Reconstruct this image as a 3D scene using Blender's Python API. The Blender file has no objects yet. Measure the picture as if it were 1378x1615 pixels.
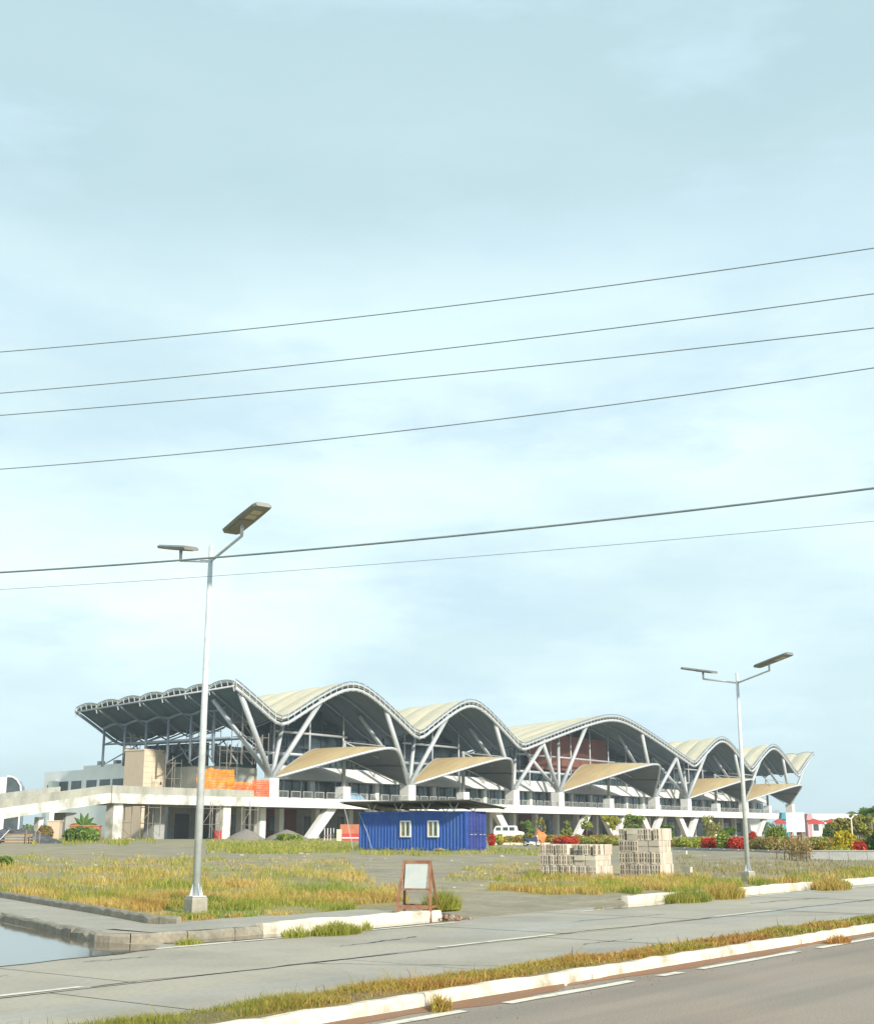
import bpy, math, random
import numpy as np
from mathutils import Vector, Matrix, noise as mnoise

R = math.radians
random.seed(7)
rng = np.random.default_rng(7)
SC = bpy.context.scene
COL = SC.collection

# ------------------------------------------------------------------ camera, sky, sun, exposure
CAM_H, PITCH, FPX = 1.6, R(13.95), 2040.0
cam_d = bpy.data.cameras.new('camera')
cam_d.sensor_fit = 'HORIZONTAL'
cam_d.sensor_width = 36.0
cam_d.lens = FPX / 1378.0 * 36.0
cam_d.clip_start, cam_d.clip_end = 0.1, 6000.0
cam = bpy.data.objects.new('camera', cam_d)
COL.objects.link(cam)
cam.location = (0, 0, CAM_H)
cam.rotation_euler = (R(90) + PITCH, 0, 0)
SC.camera = cam

SUN_AZ, SUN_EL = R(145.0), R(28.0)       # azimuth clockwise from +Y
sun_dir = Vector((math.sin(SUN_AZ) * math.cos(SUN_EL), math.cos(SUN_AZ) * math.cos(SUN_EL), math.sin(SUN_EL)))

world = bpy.data.worlds.new('World')
SC.world = world
world.use_nodes = True
nt = world.node_tree
nt.nodes.clear()
def wn(t): return nt.nodes.new(t)
w_out, w_bg, w_sky = wn('ShaderNodeOutputWorld'), wn('ShaderNodeBackground'), wn('ShaderNodeTexSky')
w_sky.sky_type = 'NISHITA'
w_sky.sun_disc = False
w_sky.sun_elevation = SUN_EL
w_sky.sun_rotation = SUN_AZ
w_sky.air_density, w_sky.dust_density, w_sky.ozone_density = 1.2, 2.0, 1.5
w_tc, w_map = wn('ShaderNodeTexCoord'), wn('ShaderNodeMapping')
w_map.inputs['Scale'].default_value = (1.0, 1.0, 3.2)
w_map.inputs['Location'].default_value = (0.35, 1.9, 0.55)
w_n1, w_n2 = wn('ShaderNodeTexNoise'), wn('ShaderNodeTexNoise')
for n, s, d, r_ in ((w_n1, 1.9, 7.0, 0.55), (w_n2, 4.2, 7.0, 0.58)):
    n.inputs['Scale'].default_value = s
    n.inputs['Detail'].default_value = d
    n.inputs['Roughness'].default_value = r_
    nt.links.new(w_map.outputs[0], n.inputs['Vector'])
nt.links.new(w_tc.outputs['Generated'], w_map.inputs[0])
w_r1, w_r2 = wn('ShaderNodeValToRGB'), wn('ShaderNodeValToRGB')
w_r1.color_ramp.elements[0].position, w_r1.color_ramp.elements[1].position = 0.36, 0.60
w_r2.color_ramp.elements[0].position, w_r2.color_ramp.elements[1].position = 0.50, 0.66
nt.links.new(w_n1.outputs['Fac'], w_r1.inputs[0])
nt.links.new(w_n2.outputs['Fac'], w_r2.inputs[0])
def wmix(blend='MIX'):
    m = wn('ShaderNodeMix'); m.data_type = 'RGBA'; m.blend_type = blend
    return m
# thin bright veil over the blue, then whiter banks, then soft greyer puffs
w_veil, w_bank, w_grey = wmix(), wmix(), wmix()
w_veil.inputs[0].default_value = 0.93
w_veil.inputs[7].default_value = (3.8, 5.35, 5.8, 1)
nt.links.new(w_sky.outputs[0], w_veil.inputs[6])
nt.links.new(w_veil.outputs[2], w_bank.inputs[6])
w_bank.inputs[7].default_value = (7.3, 8.8, 9.3, 1)
# the bright banks lie low in the sky, all the way round
w_sep = wn('ShaderNodeSeparateXYZ'); nt.links.new(w_tc.outputs['Generated'], w_sep.inputs[0])
w_el = wn('ShaderNodeValToRGB'); nt.links.new(w_sep.outputs['Z'], w_el.inputs[0])
w_el.color_ramp.interpolation = 'EASE'
for i_ in range(4): w_el.color_ramp.elements.new(0.2 + 0.1 * i_)
for e_, (p_, v_) in zip(list(w_el.color_ramp.elements), ((0.0, 0.45), (0.09, 0.95), (0.24, 1.0), (0.36, 0.62), (0.48, 0.22), (0.62, 0.04))):
    e_.position = p_; e_.color = (v_, v_, v_, 1)
w_add = wn('ShaderNodeMath'); w_add.operation = 'MULTIPLY_ADD'; w_add.inputs[1].default_value = 0.60; w_add.inputs[2].default_value = 0.40
nt.links.new(w_r1.outputs[0], w_add.inputs[0])
w_k1 = wn('ShaderNodeMath'); w_k1.operation = 'MULTIPLY'
nt.links.new(w_el.outputs[0], w_k1.inputs[1])
nt.links.new(w_add.outputs[0], w_k1.inputs[0]); nt.links.new(w_k1.outputs[0], w_bank.inputs[0])
nt.links.new(w_bank.outputs[2], w_grey.inputs[6])
w_grey.inputs[7].default_value = (4.6, 6.2, 7.0, 1)
w_k2 = wn('ShaderNodeMath'); w_k2.operation = 'MULTIPLY'; w_k2.inputs[1].default_value = 0.85
nt.links.new(w_r2.outputs[0], w_k2.inputs[0]); nt.links.new(w_k2.outputs[0], w_grey.inputs[0])
nt.links.new(w_grey.outputs[2], w_bg.inputs['Color'])
w_bg.inputs['Strength'].default_value = 0.1
nt.links.new(w_bg.outputs[0], w_out.inputs['Surface'])

sun_l = bpy.data.lights.new('sun', 'SUN')
sun_l.energy = 3.9
sun_l.angle = R(3.0)
sun_l.color = (1.0, 0.92, 0.79)
sun = bpy.data.objects.new('sun', sun_l)
COL.objects.link(sun)
sun.rotation_euler = (-sun_dir).to_track_quat('-Z', 'Y').to_euler()
sun.location = (30, -30, 60)

SC.view_settings.view_transform = 'Standard'
SC.view_settings.look = 'None'
SC.view_settings.gamma = 1.0
SC.view_settings.use_curve_mapping = False
SC.view_settings.exposure = 0.45
SC.cycles.max_bounces = 6
SC.cycles.transparent_max_bounces = 8

# ------------------------------------------------------------------ survey helpers
def ray(x, y):
    a, b = x - 689.0, 807.5 - y
    c, s = math.cos(PITCH), math.sin(PITCH)
    return a, FPX * c - b * s, FPX * s + b * c
def at(x, y, D):                      # the point seen at photo pixel x, y that lies D metres ahead
    d = ray(x, y); t = D / d[1]
    return Vector((d[0] * t, D, CAM_H + d[2] * t))
def pix(x, y, z):                     # world point -> photo pixel
    c, s = math.cos(PITCH), math.sin(PITCH)
    f = y * c + (z - CAM_H) * s
    u = -y * s + (z - CAM_H) * c
    return 689 + FPX * x / f, 807.5 - FPX * u / f
RD = R(52.3)
RU, RV = Vector((math.cos(RD), math.sin(RD), 0)), Vector((-math.sin(RD), math.cos(RD), 0))
def rq(r, q, z=0.0):                  # road frame: r along the road, q across it
    return RU * r + RV * q + Vector((0, 0, z))
def to_rq(x, y):
    return x * RU.x + y * RU.y, x * RV.x + y * RV.y
TA, TR = Vector((-23.6, 191.0, 0)), R(55)
TU, TV = Vector((math.cos(TR), math.sin(TR), 0)), Vector((-math.sin(TR), math.cos(TR), 0))
def T(s, w, z=0.0):                   # terminal frame: s along the front, w backwards
    return TA + TU * s + TV * w + Vector((0, 0, z))

def r_start(q): return 12.85 + 0.37 * (q - 16.1)      # side street kerb
GAP0, GAP1 = 20.6, 27.2
def lot_z(x, y):
    r, q = to_rq(x, y)
    if q < 18: b = 0.13
    elif q < 52: b = 0.13 + 0.29 * (q - 18) / 34
    elif q < 130: b = 0.42 + 0.38 * (q - 52) / 78
    else: b = 0.80
    # dirt driveway ramps down to the road
    g = min(max((r - GAP0 + 0.5) / 0.8, 0), 1) * min(max((GAP1 + 0.5 - r) / 0.8, 0), 1)
    if q < 18.5:
        ramp = 0.008 + 0.125 * min(max((q - 15.6) / 2.9, 0), 1)
        b = b * (1 - g) + ramp * g
    if q > 16.0 and r < r_start(q) + 1.7: return 0.06
    if q < 17.2 and r < 20.4: return 0.07
    k = min(max((q - 17.6) / 3.0, 0), 1)
    n = mnoise.noise(Vector((x * 0.35, y * 0.35, 3.1))) * 0.05 + mnoise.noise(Vector((x * 1.3, y * 1.3, 9.2))) * 0.02
    if 24 < q < 40 and r > 45:
        n += 0.18 * max(0, mnoise.noise(Vector((x * 0.22, y * 0.22, 5.5)))) * min(1, (r - 45) / 6)
    return b + n * k
def gp(x, y, z=None):                 # photo pixel -> point on the lot
    zz = 0.3
    for _ in range(8):
        d = ray(x, y); t = (zz - CAM_H) / d[2]
        X, Y = d[0] * t, d[1] * t
        zz = lot_z(X, Y)
    return Vector((X, Y, zz))

# ------------------------------------------------------------------ materials
MATS = {}
def lin(c): return (c[0], c[1], c[2], 1.0)
def mat(name, c, rough=0.7, metal=0.0, var=0.15, scale=3.0, c2=None, lo=0.35, hi=0.7, bump=0.0, bscale=25.0,
        stretch=(1, 1, 1), spec=0.5, attr=None, transl=0.0, fine=0.0):
    if name in MATS: return MATS[name]
    m = bpy.data.materials.new(name); m.use_nodes = True
    t = m.node_tree; N = t.nodes; L = t.links
    b = N['Principled BSDF']
    b.inputs['Roughness'].default_value = rough
    b.inputs['Metallic'].default_value = metal
    b.inputs['Specular IOR Level'].default_value = spec
    tc = N.new('ShaderNodeTexCoord'); mp = N.new('ShaderNodeMapping')
    mp.inputs['Scale'].default_value = stretch
    L.new(tc.outputs['Object'], mp.inputs[0])
    nz = N.new('ShaderNodeTexNoise'); nz.inputs['Scale'].default_value = scale
    nz.inputs['Detail'].default_value = 6.0; nz.inputs['Roughness'].default_value = 0.6
    L.new(mp.outputs[0], nz.inputs['Vector'])
    rp = N.new('ShaderNodeValToRGB')
    rp.color_ramp.elements[0].position, rp.color_ramp.elements[1].position = lo, hi
    if attr:
        a = N.new('ShaderNodeAttribute'); a.attribute_name = attr
        src = a.outputs['Color']
        rp.color_ramp.elements[0].color = lin((1 - var,) * 3); rp.color_ramp.elements[1].color = lin((1 + var,) * 3)
        mx = N.new('ShaderNodeMix'); mx.data_type = 'RGBA'; mx.blend_type = 'MULTIPLY'; mx.inputs[0].default_value = 1.0
        L.new(src, mx.inputs[6]); L.new(rp.outputs[0], mx.inputs[7])
        colout = mx.outputs[2]
    else:
        e0 = tuple(k * (1 - var) for k in c); e1 = c2 if c2 else tuple(min(1, k * (1 + var)) for k in c)
        if c2: e0 = c
        rp.color_ramp.elements[0].color = lin(e0); rp.color_ramp.elements[1].color = lin(e1)
        colout = rp.outputs[0]
    L.new(nz.outputs['Fac'], rp.inputs[0])
    if fine:
        n2 = N.new('ShaderNodeTexNoise'); n2.inputs['Scale'].default_value = bscale; n2.inputs['Detail'].default_value = 4.0
        L.new(tc.outputs['Object'], n2.inputs['Vector'])
        r2 = N.new('ShaderNodeValToRGB')
        r2.color_ramp.elements[0].color = lin((1 - fine,) * 3); r2.color_ramp.elements[1].color = lin((1 + fine,) * 3)
        r2.color_ramp.elements[0].position, r2.color_ramp.elements[1].position = 0.3, 0.7
        L.new(n2.outputs['Fac'], r2.inputs[0])
        m2 = N.new('ShaderNodeMix'); m2.data_type = 'RGBA'; m2.blend_type = 'MULTIPLY'; m2.inputs[0].default_value = 1.0
        L.new(colout, m2.inputs[6]); L.new(r2.outputs[0], m2.inputs[7]); colout = m2.outputs[2]
    L.new(colout, b.inputs['Base Color'])
    if bump:
        nb = N.new('ShaderNodeTexNoise'); nb.inputs['Scale'].default_value = bscale; nb.inputs['Detail'].default_value = 5.0
        L.new(tc.outputs['Object'], nb.inputs['Vector'])
        bp = N.new('ShaderNodeBump'); bp.inputs['Strength'].default_value = bump; bp.inputs['Distance'].default_value = 0.03
        L.new(nb.outputs['Fac'], bp.inputs['Height']); L.new(bp.outputs[0], b.inputs['Normal'])
    if transl:
        tr = N.new('ShaderNodeBsdfTranslucent'); ms = N.new('ShaderNodeMixShader'); ms.inputs[0].default_value = transl
        L.new(colout, tr.inputs['Color'])
        L.new(b.outputs[0], ms.inputs[1]); L.new(tr.outputs[0], ms.inputs[2])
        L.new(ms.outputs[0], N['Material Output'].inputs['Surface'])
    MATS[name] = m
    return m

M_white = mat('white_paint', (0.80, 0.79, 0.76), 0.6, var=0.05, scale=0.6, fine=0.04, bscale=3)
M_wcon = mat('stained_white_concrete', (0.80, 0.79, 0.75), 0.8, scale=0.5, c2=(0.36, 0.35, 0.30), lo=0.42, hi=0.66, fine=0.06, bscale=4)
M_con = mat('raw_concrete', (0.44, 0.43, 0.37), 0.85, scale=0.5, c2=(0.27, 0.27, 0.23), lo=0.4, hi=0.75, fine=0.1, bscale=5, bump=0.2, stretch=(1, 1, .5))
M_pcon = mat('pale_concrete', (0.62, 0.60, 0.50), 0.85, scale=0.4, c2=(0.44, 0.43, 0.36), lo=0.4, hi=0.75, fine=0.08, bscale=4, stretch=(1, 1, .4))
M_gcon = mat('grey_concrete', (0.36, 0.37, 0.36), 0.85, var=0.15, scale=0.8, fine=0.08, bscale=6)
M_roof = mat('tan_roof_sheet', (0.58, 0.52, 0.38), 0.6, var=0.11, scale=0.5, fine=0.06, bscale=1.2, stretch=(0.25, 1.6, 0.25))
M_canopy = mat('tan_canopy_sheet', (0.62, 0.47, 0.25), 0.6, var=0.10, scale=0.5, fine=0.05, bscale=1.5, stretch=(0.3, 1.5, 0.3))
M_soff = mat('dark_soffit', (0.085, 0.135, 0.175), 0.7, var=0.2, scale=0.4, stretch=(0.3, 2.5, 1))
M_csoff = mat('grey_soffit', (0.10, 0.12, 0.135), 0.7, var=0.15, scale=0.6)
M_steel = mat('silver_paint_steel', (0.50, 0.53, 0.56), 0.45, var=0.08, scale=1.0, metal=0.1)
M_dsteel = mat('blue_grey_steel', (0.22, 0.27, 0.32), 0.5, var=0.1, scale=1.0)
M_galv = mat('galvanised_steel', (0.62, 0.65, 0.65), 0.45, metal=0.15, var=0.12, scale=6)
M_dglass = mat('dark_glass', (0.035, 0.065, 0.085), 0.08, var=0.3, scale=0.3, spec=0.5)
M_mglass = mat('shop_glass', (0.05, 0.085, 0.095), 0.10, var=0.4, scale=0.5)
M_mull = mat('dark_frame', (0.075, 0.09, 0.10), 0.5)
M_redwall = mat('red_brown_panel', (0.22, 0.085, 0.065), 0.8, var=0.15, scale=0.3)
M_tan = mat('beige_tile', (0.60, 0.48, 0.35), 0.7, var=0.05, scale=0.8)
M_tan2 = mat('pale_beige_tile', (0.74, 0.62, 0.46), 0.7, var=0.06, scale=1.2)  # pale trim; on the tower front it is the tile with sunlight painted in
M_bwhite = mat('pale_wall', (0.80, 0.82, 0.80), 0.8, var=0.05, scale=0.4)
M_win = mat('window_glass', (0.07, 0.09, 0.10), 0.12, var=0.3, scale=0.6)
M_orange = mat('orange_net', (0.80, 0.20, 0.005), 0.7, scale=1.2, c2=(0.85, 0.33, 0.01))
M_rednet = mat('red_orange_net', (0.75, 0.09, 0.02), 0.7, scale=1.5, c2=(0.80, 0.20, 0.04))
M_scaf = mat('scaffold_steel', (0.36, 0.36, 0.35), 0.5, metal=0.3, scale=3, c2=(0.30, 0.22, 0.16))
M_blue = mat('container_blue', (0.020, 0.095, 0.40), 0.55, scale=1.1, c2=(0.05, 0.13, 0.36), lo=0.45, hi=0.75, fine=0.12, bscale=5, stretch=(1, 1, 0.25))
M_bluedoor = mat('container_door_blue', (0.040, 0.062, 0.27), 0.55, var=0.15, scale=1.2, fine=0.1, bscale=5)
M_rust = mat('rust_brown', (0.25, 0.10, 0.055), 0.8, scale=7, c2=(0.34, 0.19, 0.11))
M_panel = mat('weathered_white_panel', (0.38, 0.44, 0.45), 0.6, scale=3, c2=(0.52, 0.52, 0.46))
M_block = mat('concrete_block', (0.60, 0.52, 0.43), 0.9, scale=3.5, c2=(0.48, 0.41, 0.33), bump=0.4, bscale=40)
M_block2 = mat('pale_concrete_block', (0.70, 0.63, 0.52), 0.9, scale=4.0, c2=(0.58, 0.51, 0.41), bump=0.4, bscale=40)
M_wood = mat('bare_wood', (0.34, 0.23, 0.13), 0.8, scale=4, c2=(0.24, 0.16, 0.09), stretch=(1, 1, 0.2))
M_slab = mat('road_concrete', (0.43, 0.375, 0.295), 0.62, spec=0.3, scale=0.45, c2=(0.33, 0.29, 0.23), lo=0.42, hi=0.72, fine=0.10, bscale=14, bump=0.12, stretch=(1, 1, 1))
def wet(m, scale, lo, hi, r0, r1, dark, along=None):
    t = m.node_tree; N = t.nodes; L = t.links; b = N['Principled BSDF']
    tc = N.new('ShaderNodeTexCoord'); nz = N.new('ShaderNodeTexNoise'); nz.inputs['Scale'].default_value = scale; nz.inputs['Detail'].default_value = 5
    mp = N.new('ShaderNodeMapping')
    if along: mp.vector_type = 'TEXTURE'; mp.inputs['Rotation'].default_value = (0, 0, RD); mp.inputs['Scale'].default_value = (along, 1, 1)
    L.new(tc.outputs['Object'], mp.inputs[0]); L.new(mp.outputs[0], nz.inputs['Vector'])
    mr = N.new('ShaderNodeMapRange'); mr.inputs['From Min'].default_value = lo; mr.inputs['From Max'].default_value = hi
    L.new(nz.outputs['Fac'], mr.inputs['Value'])
    m1 = N.new('ShaderNodeMix'); m1.inputs[2].default_value = r0; m1.inputs[3].default_value = r1
    L.new(mr.outputs[0], m1.inputs[0]); L.new(m1.outputs[0], b.inputs['Roughness'])
    src = b.inputs['Base Color'].links[0].from_socket
    m2 = N.new('ShaderNodeMix'); m2.data_type = 'RGBA'; m2.blend_type = 'MULTIPLY'
    m2.inputs[7].default_value = (dark, dark, dark, 1)
    L.new(mr.outputs[0], m2.inputs[0]); L.new(src, m2.inputs[6]); L.new(m2.outputs[2], b.inputs['Base Color'])
wet(M_slab, 0.30, 0.50, 0.66, 0.62, 0.28, 0.84)
wet(M_slab, 1.1, 0.48, 0.70, 0.60, 0.26, 0.88, along=9.0)
M_slab.node_tree.nodes['Principled BSDF'].inputs['Specular IOR Level'].default_value = 0.25
M_joint = mat('joint_tar', (0.06, 0.06, 0.055), 0.8)
M_asph = mat('worn_asphalt', (0.345, 0.275, 0.22), 0.8, spec=0.25, scale=0.3, c2=(0.295, 0.26, 0.22), fine=0.20, bscale=45, bump=0.15)
wet(M_asph, 0.18, 0.45, 0.62, 0.85, 0.70, 0.86)
wet(M_asph, 1.6, 0.42, 0.66, 0.85, 0.72, 0.80, along=14.0)
M_walk = mat('sidewalk_concrete', (0.40, 0.36, 0.29), 0.8, scale=0.9, c2=(0.30, 0.28, 0.235), fine=0.1, bscale=12, bump=0.2)
M_kwhite = mat('worn_kerb_paint', (0.74, 0.68, 0.56), 0.7, scale=2.2, c2=(0.34, 0.28, 0.20), lo=0.50, hi=0.72, fine=0.07, bscale=15, bump=0.35)
M_kgrey = mat('bare_kerb_concrete', (0.33, 0.29, 0.225), 0.85, scale=2.5, c2=(0.20, 0.18, 0.14), fine=0.15, bscale=15, bump=0.4)
M_line = mat('worn_road_paint', (0.72, 0.67, 0.56), 0.7, scale=3.5, c2=(0.36, 0.33, 0.28), lo=0.55, hi=0.7, fine=0.08, bscale=20)
M_rdirt = mat('red_gutter_dirt', (0.28, 0.13, 0.065), 0.95, scale=3, c2=(0.22, 0.15, 0.10), bump=0.5, bscale=30)
M_soil = mat('lot_soil', (0.2, 0.19, 0.16), 0.95, var=0.18, scale=0.7, attr='Col', fine=0.14, bscale=7, bump=0.5)
M_far = mat('far_ground', (0.19, 0.18, 0.12), 0.95, scale=0.02, c2=(0.15, 0.16, 0.09), fine=0.1, bscale=0.3)
M_grass = mat('grass_blades', (0.1, 0.1, 0.03), 0.7, var=0.12, scale=0.5, attr='Col', transl=0.35, spec=0.2)
M_leaf = mat('leaves', (0.1, 0.1, 0.03), 0.6, var=0.15, scale=0.6, attr='Col', transl=0.3, spec=0.3)
M_bark = mat('bark', (0.22, 0.18, 0.13), 0.9, scale=5, c2=(0.15, 0.12, 0.09), bump=0.3)
M_gravel = mat('grey_gravel', (0.24, 0.21, 0.18), 0.95, var=0.2, scale=6, bump=0.6, bscale=25)
M_wire = mat('cable', (0.16, 0.20, 0.20), 0.6)
M_black = mat('black_rubber', (0.02, 0.02, 0.022), 0.7)
M_vwhite = mat('vehicle_white', (0.78, 0.78, 0.76), 0.35, var=0.03)
M_red = mat('red_canvas', (0.50, 0.05, 0.05), 0.7, var=0.12, scale=1.0)
M_brick = mat('terracotta', (0.45, 0.17, 0.09), 0.85, var=0.12, scale=1.5)
M_tarp = mat('orange_tarp', (0.70, 0.24, 0.06), 0.6, scale=1.5, c2=(0.55, 0.17, 0.05))
M_btarp = mat('blue_tarp', (0.18, 0.42, 0.62), 0.6, scale=1.5, c2=(0.35, 0.52, 0.66))
M_pink = mat('pink_roof', (0.62, 0.30, 0.33), 0.7)
M_teal = mat('teal_paint', (0.05, 0.30, 0.38), 0.6)
M_lampd = mat('lamp_casing', (0.27, 0.28, 0.26), 0.5, metal=0.3)
M_led = mat('led_lens', (0.55, 0.50, 0.40), 0.3)
M_sign = mat('sign_white', (0.80, 0.82, 0.84), 0.5, var=0.03)
M_print = mat('faded_print', (0.30, 0.40, 0.52), 0.6)
def water_mat():
    m = bpy.data.materials.new('puddle_water'); m.use_nodes = True
    b = m.node_tree.nodes['Principled BSDF']
    b.inputs['Base Color'].default_value = (0.15, 0.125, 0.085, 1)
    b.inputs['Roughness'].default_value = 0.07
    b.inputs['IOR'].default_value = 1.33
    b.inputs['Specular IOR Level'].default_value = 0.6
    N, L = m.node_tree.nodes, m.node_tree.links
    tc = N.new('ShaderNodeTexCoord'); nz = N.new('ShaderNodeTexNoise'); nz.inputs['Scale'].default_value = 5.0; nz.inputs['Detail'].default_value = 3.0
    L.new(tc.outputs['Object'], nz.inputs['Vector'])
    bp = N.new('ShaderNodeBump'); bp.inputs['Strength'].default_value = 0.05; bp.inputs['Distance'].default_value = 0.02
    L.new(nz.outputs['Fac'], bp.inputs['Height']); L.new(bp.outputs[0], b.inputs['Normal'])
    return m
M_water = water_mat()

# ------------------------------------------------------------------ mesh helpers
class MB:
    def __init__(self): self.v, self.f, self.m = [], [], []
    def add(self, vs, fs, mi=0):
        o = len(self.v); self.v += [tuple(v) for v in vs]
        self.f += [tuple(i + o for i in f) for f in fs]; self.m += [mi] * len(fs)
        return self
    def box(self, x0, x1, y0, y1, z0, z1, mi=0):
        vs = [(x, y, z) for z in (z0, z1) for y in (y0, y1) for x in (x0, x1)]
        return self.add(vs, [(0, 2, 3, 1), (4, 5, 7, 6), (0, 1, 5, 4), (2, 6, 7, 3), (0, 4, 6, 2), (1, 3, 7, 5)], mi)
    def bar(self, a, b, w, h=None, mi=0, up=(0, 0, 1)):
        a, b = Vector(a), Vector(b); d = (b - a).normalized(); h = h or w
        u = Vector(up)
        if abs(d.dot(u)) > 0.95: u = Vector((1, 0, 0))
        x = d.cross(u).normalized() * (w / 2); y = x.cross(d).normalized() * (h / 2)
        vs = [p + sx * x + sy * y for p in (a, b) for sx, sy in ((-1, -1), (1, -1), (1, 1), (-1, 1))]
        return self.add(vs, [(0, 1, 2, 3), (7, 6, 5, 4), (0, 4, 5, 1), (1, 5, 6, 2), (2, 6, 7, 3), (3, 7, 4, 0)], mi)
    def tube(self, pts, r, n=8, r2=None, mi=0, cap=True):
        pts = [Vector(p) for p in pts]; k = len(pts); rings = []
        u = None
        for i, p in enumerate(pts):
            d = (pts[min(i + 1, k - 1)] - pts[max(i - 1, 0)]).normalized()
            if u is None:
                u = d.cross(Vector((0, 0, 1)) if abs(d.z) < 0.95 else Vector((1, 0, 0))).normalized()
            u = (u - d * u.dot(d)).normalized(); w = d.cross(u)
            rr = r if r2 is None else r + (r2 - r) * i / max(1, k - 1)
            rings.append([p + (u * math.cos(2 * math.pi * j / n) + w * math.sin(2 * math.pi * j / n)) * rr for j in range(n)])
        vs = [v for rg in rings for v in rg]
        fs = [(i * n + j, i * n + (j + 1) % n, (i + 1) * n + (j + 1) % n, (i + 1) * n + j) for i in range(k - 1) for j in range(n)]
        if cap: fs += [tuple(range(n - 1, -1, -1)), tuple((k - 1) * n + j for j in range(n))]
        return self.add(vs, fs, mi)
    def prism(self, poly, y0, y1, mi=0):           # poly in x,z extruded along y
        n = len(poly)
        vs = [(x, y0, z) for x, z in poly] + [(x, y1, z) for x, z in poly]
        fs = [tuple(range(n)), tuple(range(2 * n - 1, n - 1, -1))] + [(i, i + n, (i + 1) % n + n, (i + 1) % n) for i in range(n)]
        return self.add(vs, fs, mi)
    def slab(self, poly, z0, z1, mi=0):            # poly in x,y extruded along z
        n = len(poly)
        a = sum(poly[i][0] * poly[(i + 1) % n][1] - poly[(i + 1) % n][0] * poly[i][1] for i in range(n))
        if a < 0: poly = poly[::-1]
        vs = [(x, y, z0) for x, y in poly] + [(x, y, z1) for x, y in poly]
        fs = [tuple(range(n - 1, -1, -1)), tuple(range(n, 2 * n))] + [(i, (i + 1) % n, (i + 1) % n + n, i + n) for i in range(n)]
        return self.add(vs, fs, mi)
    def grid(self, P, mi=0, flip=False):           # P[i][j] points
        n, m = len(P), len(P[0])
        fs = []
        for i in range(n - 1):
            for j in range(m - 1):
                f = (i * m + j, (i + 1) * m + j, (i + 1) * m + j + 1, i * m + j + 1)
                fs.append(f[::-1] if flip else f)
        return self.add([p for row in P for p in row], fs, mi)
    def mesh(self, name, mats, smooth=False):
        me = bpy.data.meshes.new(name)
        me.from_pydata(self.v, [], self.f)
        for m in (mats if isinstance(mats, (list, tuple)) else [mats]): me.materials.append(m)
        me.polygons.foreach_set('material_index', self.m)
        if smooth: me.polygons.foreach_set('use_smooth', [True] * len(me.polygons))
        me.update()
        return me
    def build(self, name, mats, parent=None, smooth=False, loc=None, rz=0):
        return link(name, self.mesh(name, mats, smooth), parent, loc, rz)
def link(name, me, parent=None, loc=None, rz=0):
    o = bpy.data.objects.new(name, me); COL.objects.link(o)
    if parent: o.parent = parent
    if loc is not None: o.location = loc
    if rz: o.rotation_euler = (0, 0, rz)
    return o
def tag(o, label, cat, group=None):
    o['label'] = label; o['category'] = cat
    if group: o['group'] = group
    return o
def thing(name, label, cat, loc=(0, 0, 0), rz=0, group=None):
    return tag(link(name, None, None, loc, rz), label, cat, group)
def struct(o, label=None):
    o['kind'] = 'structure'
    return o
def stuff(o, label, cat):
    o['kind'] = 'stuff'; o['label'] = label; o['category'] = cat
    return o
def fast_tris(name, V, F, colors, m):
    """V (n,3), F (k,3) numpy, colors (n,3)"""
    me = bpy.data.meshes.new(name)
    me.vertices.add(len(V)); me.vertices.foreach_set('co', np.ascontiguousarray(V, dtype=np.float32).ravel())
    me.loops.add(F.size); me.loops.foreach_set('vertex_index', np.ascontiguousarray(F, dtype=np.int32).ravel())
    me.polygons.add(len(F)); me.polygons.foreach_set('loop_start', np.arange(0, F.size, 3, dtype=np.int32))
    me.update(calc_edges=True)
    if colors is not None:
        a = me.color_attributes.new('Col', 'FLOAT_COLOR', 'POINT')
        c4 = np.ones((len(V), 4), dtype=np.float32); c4[:, :3] = colors
        a.data.foreach_set('color', c4.ravel())
    me.materials.append(m)
    return me
def blades(P, h, wid, lean, colors):
    """grass blades: quad + tip triangle, bent over; P (n,3)"""
    n = len(P)
    a = rng.uniform(0, 2 * np.pi, n); la = rng.uniform(0, 2 * np.pi, n)
    side = np.stack([np.cos(a), np.sin(a), np.zeros(n)], 1) * (wid / 2)[:, None]
    ld = np.stack([np.cos(la), np.sin(la), np.zeros(n)], 1) * (lean * h)[:, None]
    up = np.zeros((n, 3)); up[:, 2] = h
    mid = P + up * 0.58 + ld * 0.38
    tip = P + up * np.sqrt(np.clip(1 - lean ** 2 * 0.5, 0.3, 1))[:, None] + ld
    V = np.stack([P - side, P + side, mid + side * 0.75, mid - side * 0.75, tip], 1).reshape(-1, 3)
    b = (np.arange(n) * 5)[:, None]
    F = np.concatenate([b + [0, 1, 2], b + [0, 2, 3], b + [3, 2, 4]], 1).reshape(-1, 3)
    C = np.repeat(colors, 5, axis=0).reshape(n, 5, 3).copy()
    return V, F, C.reshape(-1, 3)
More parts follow.
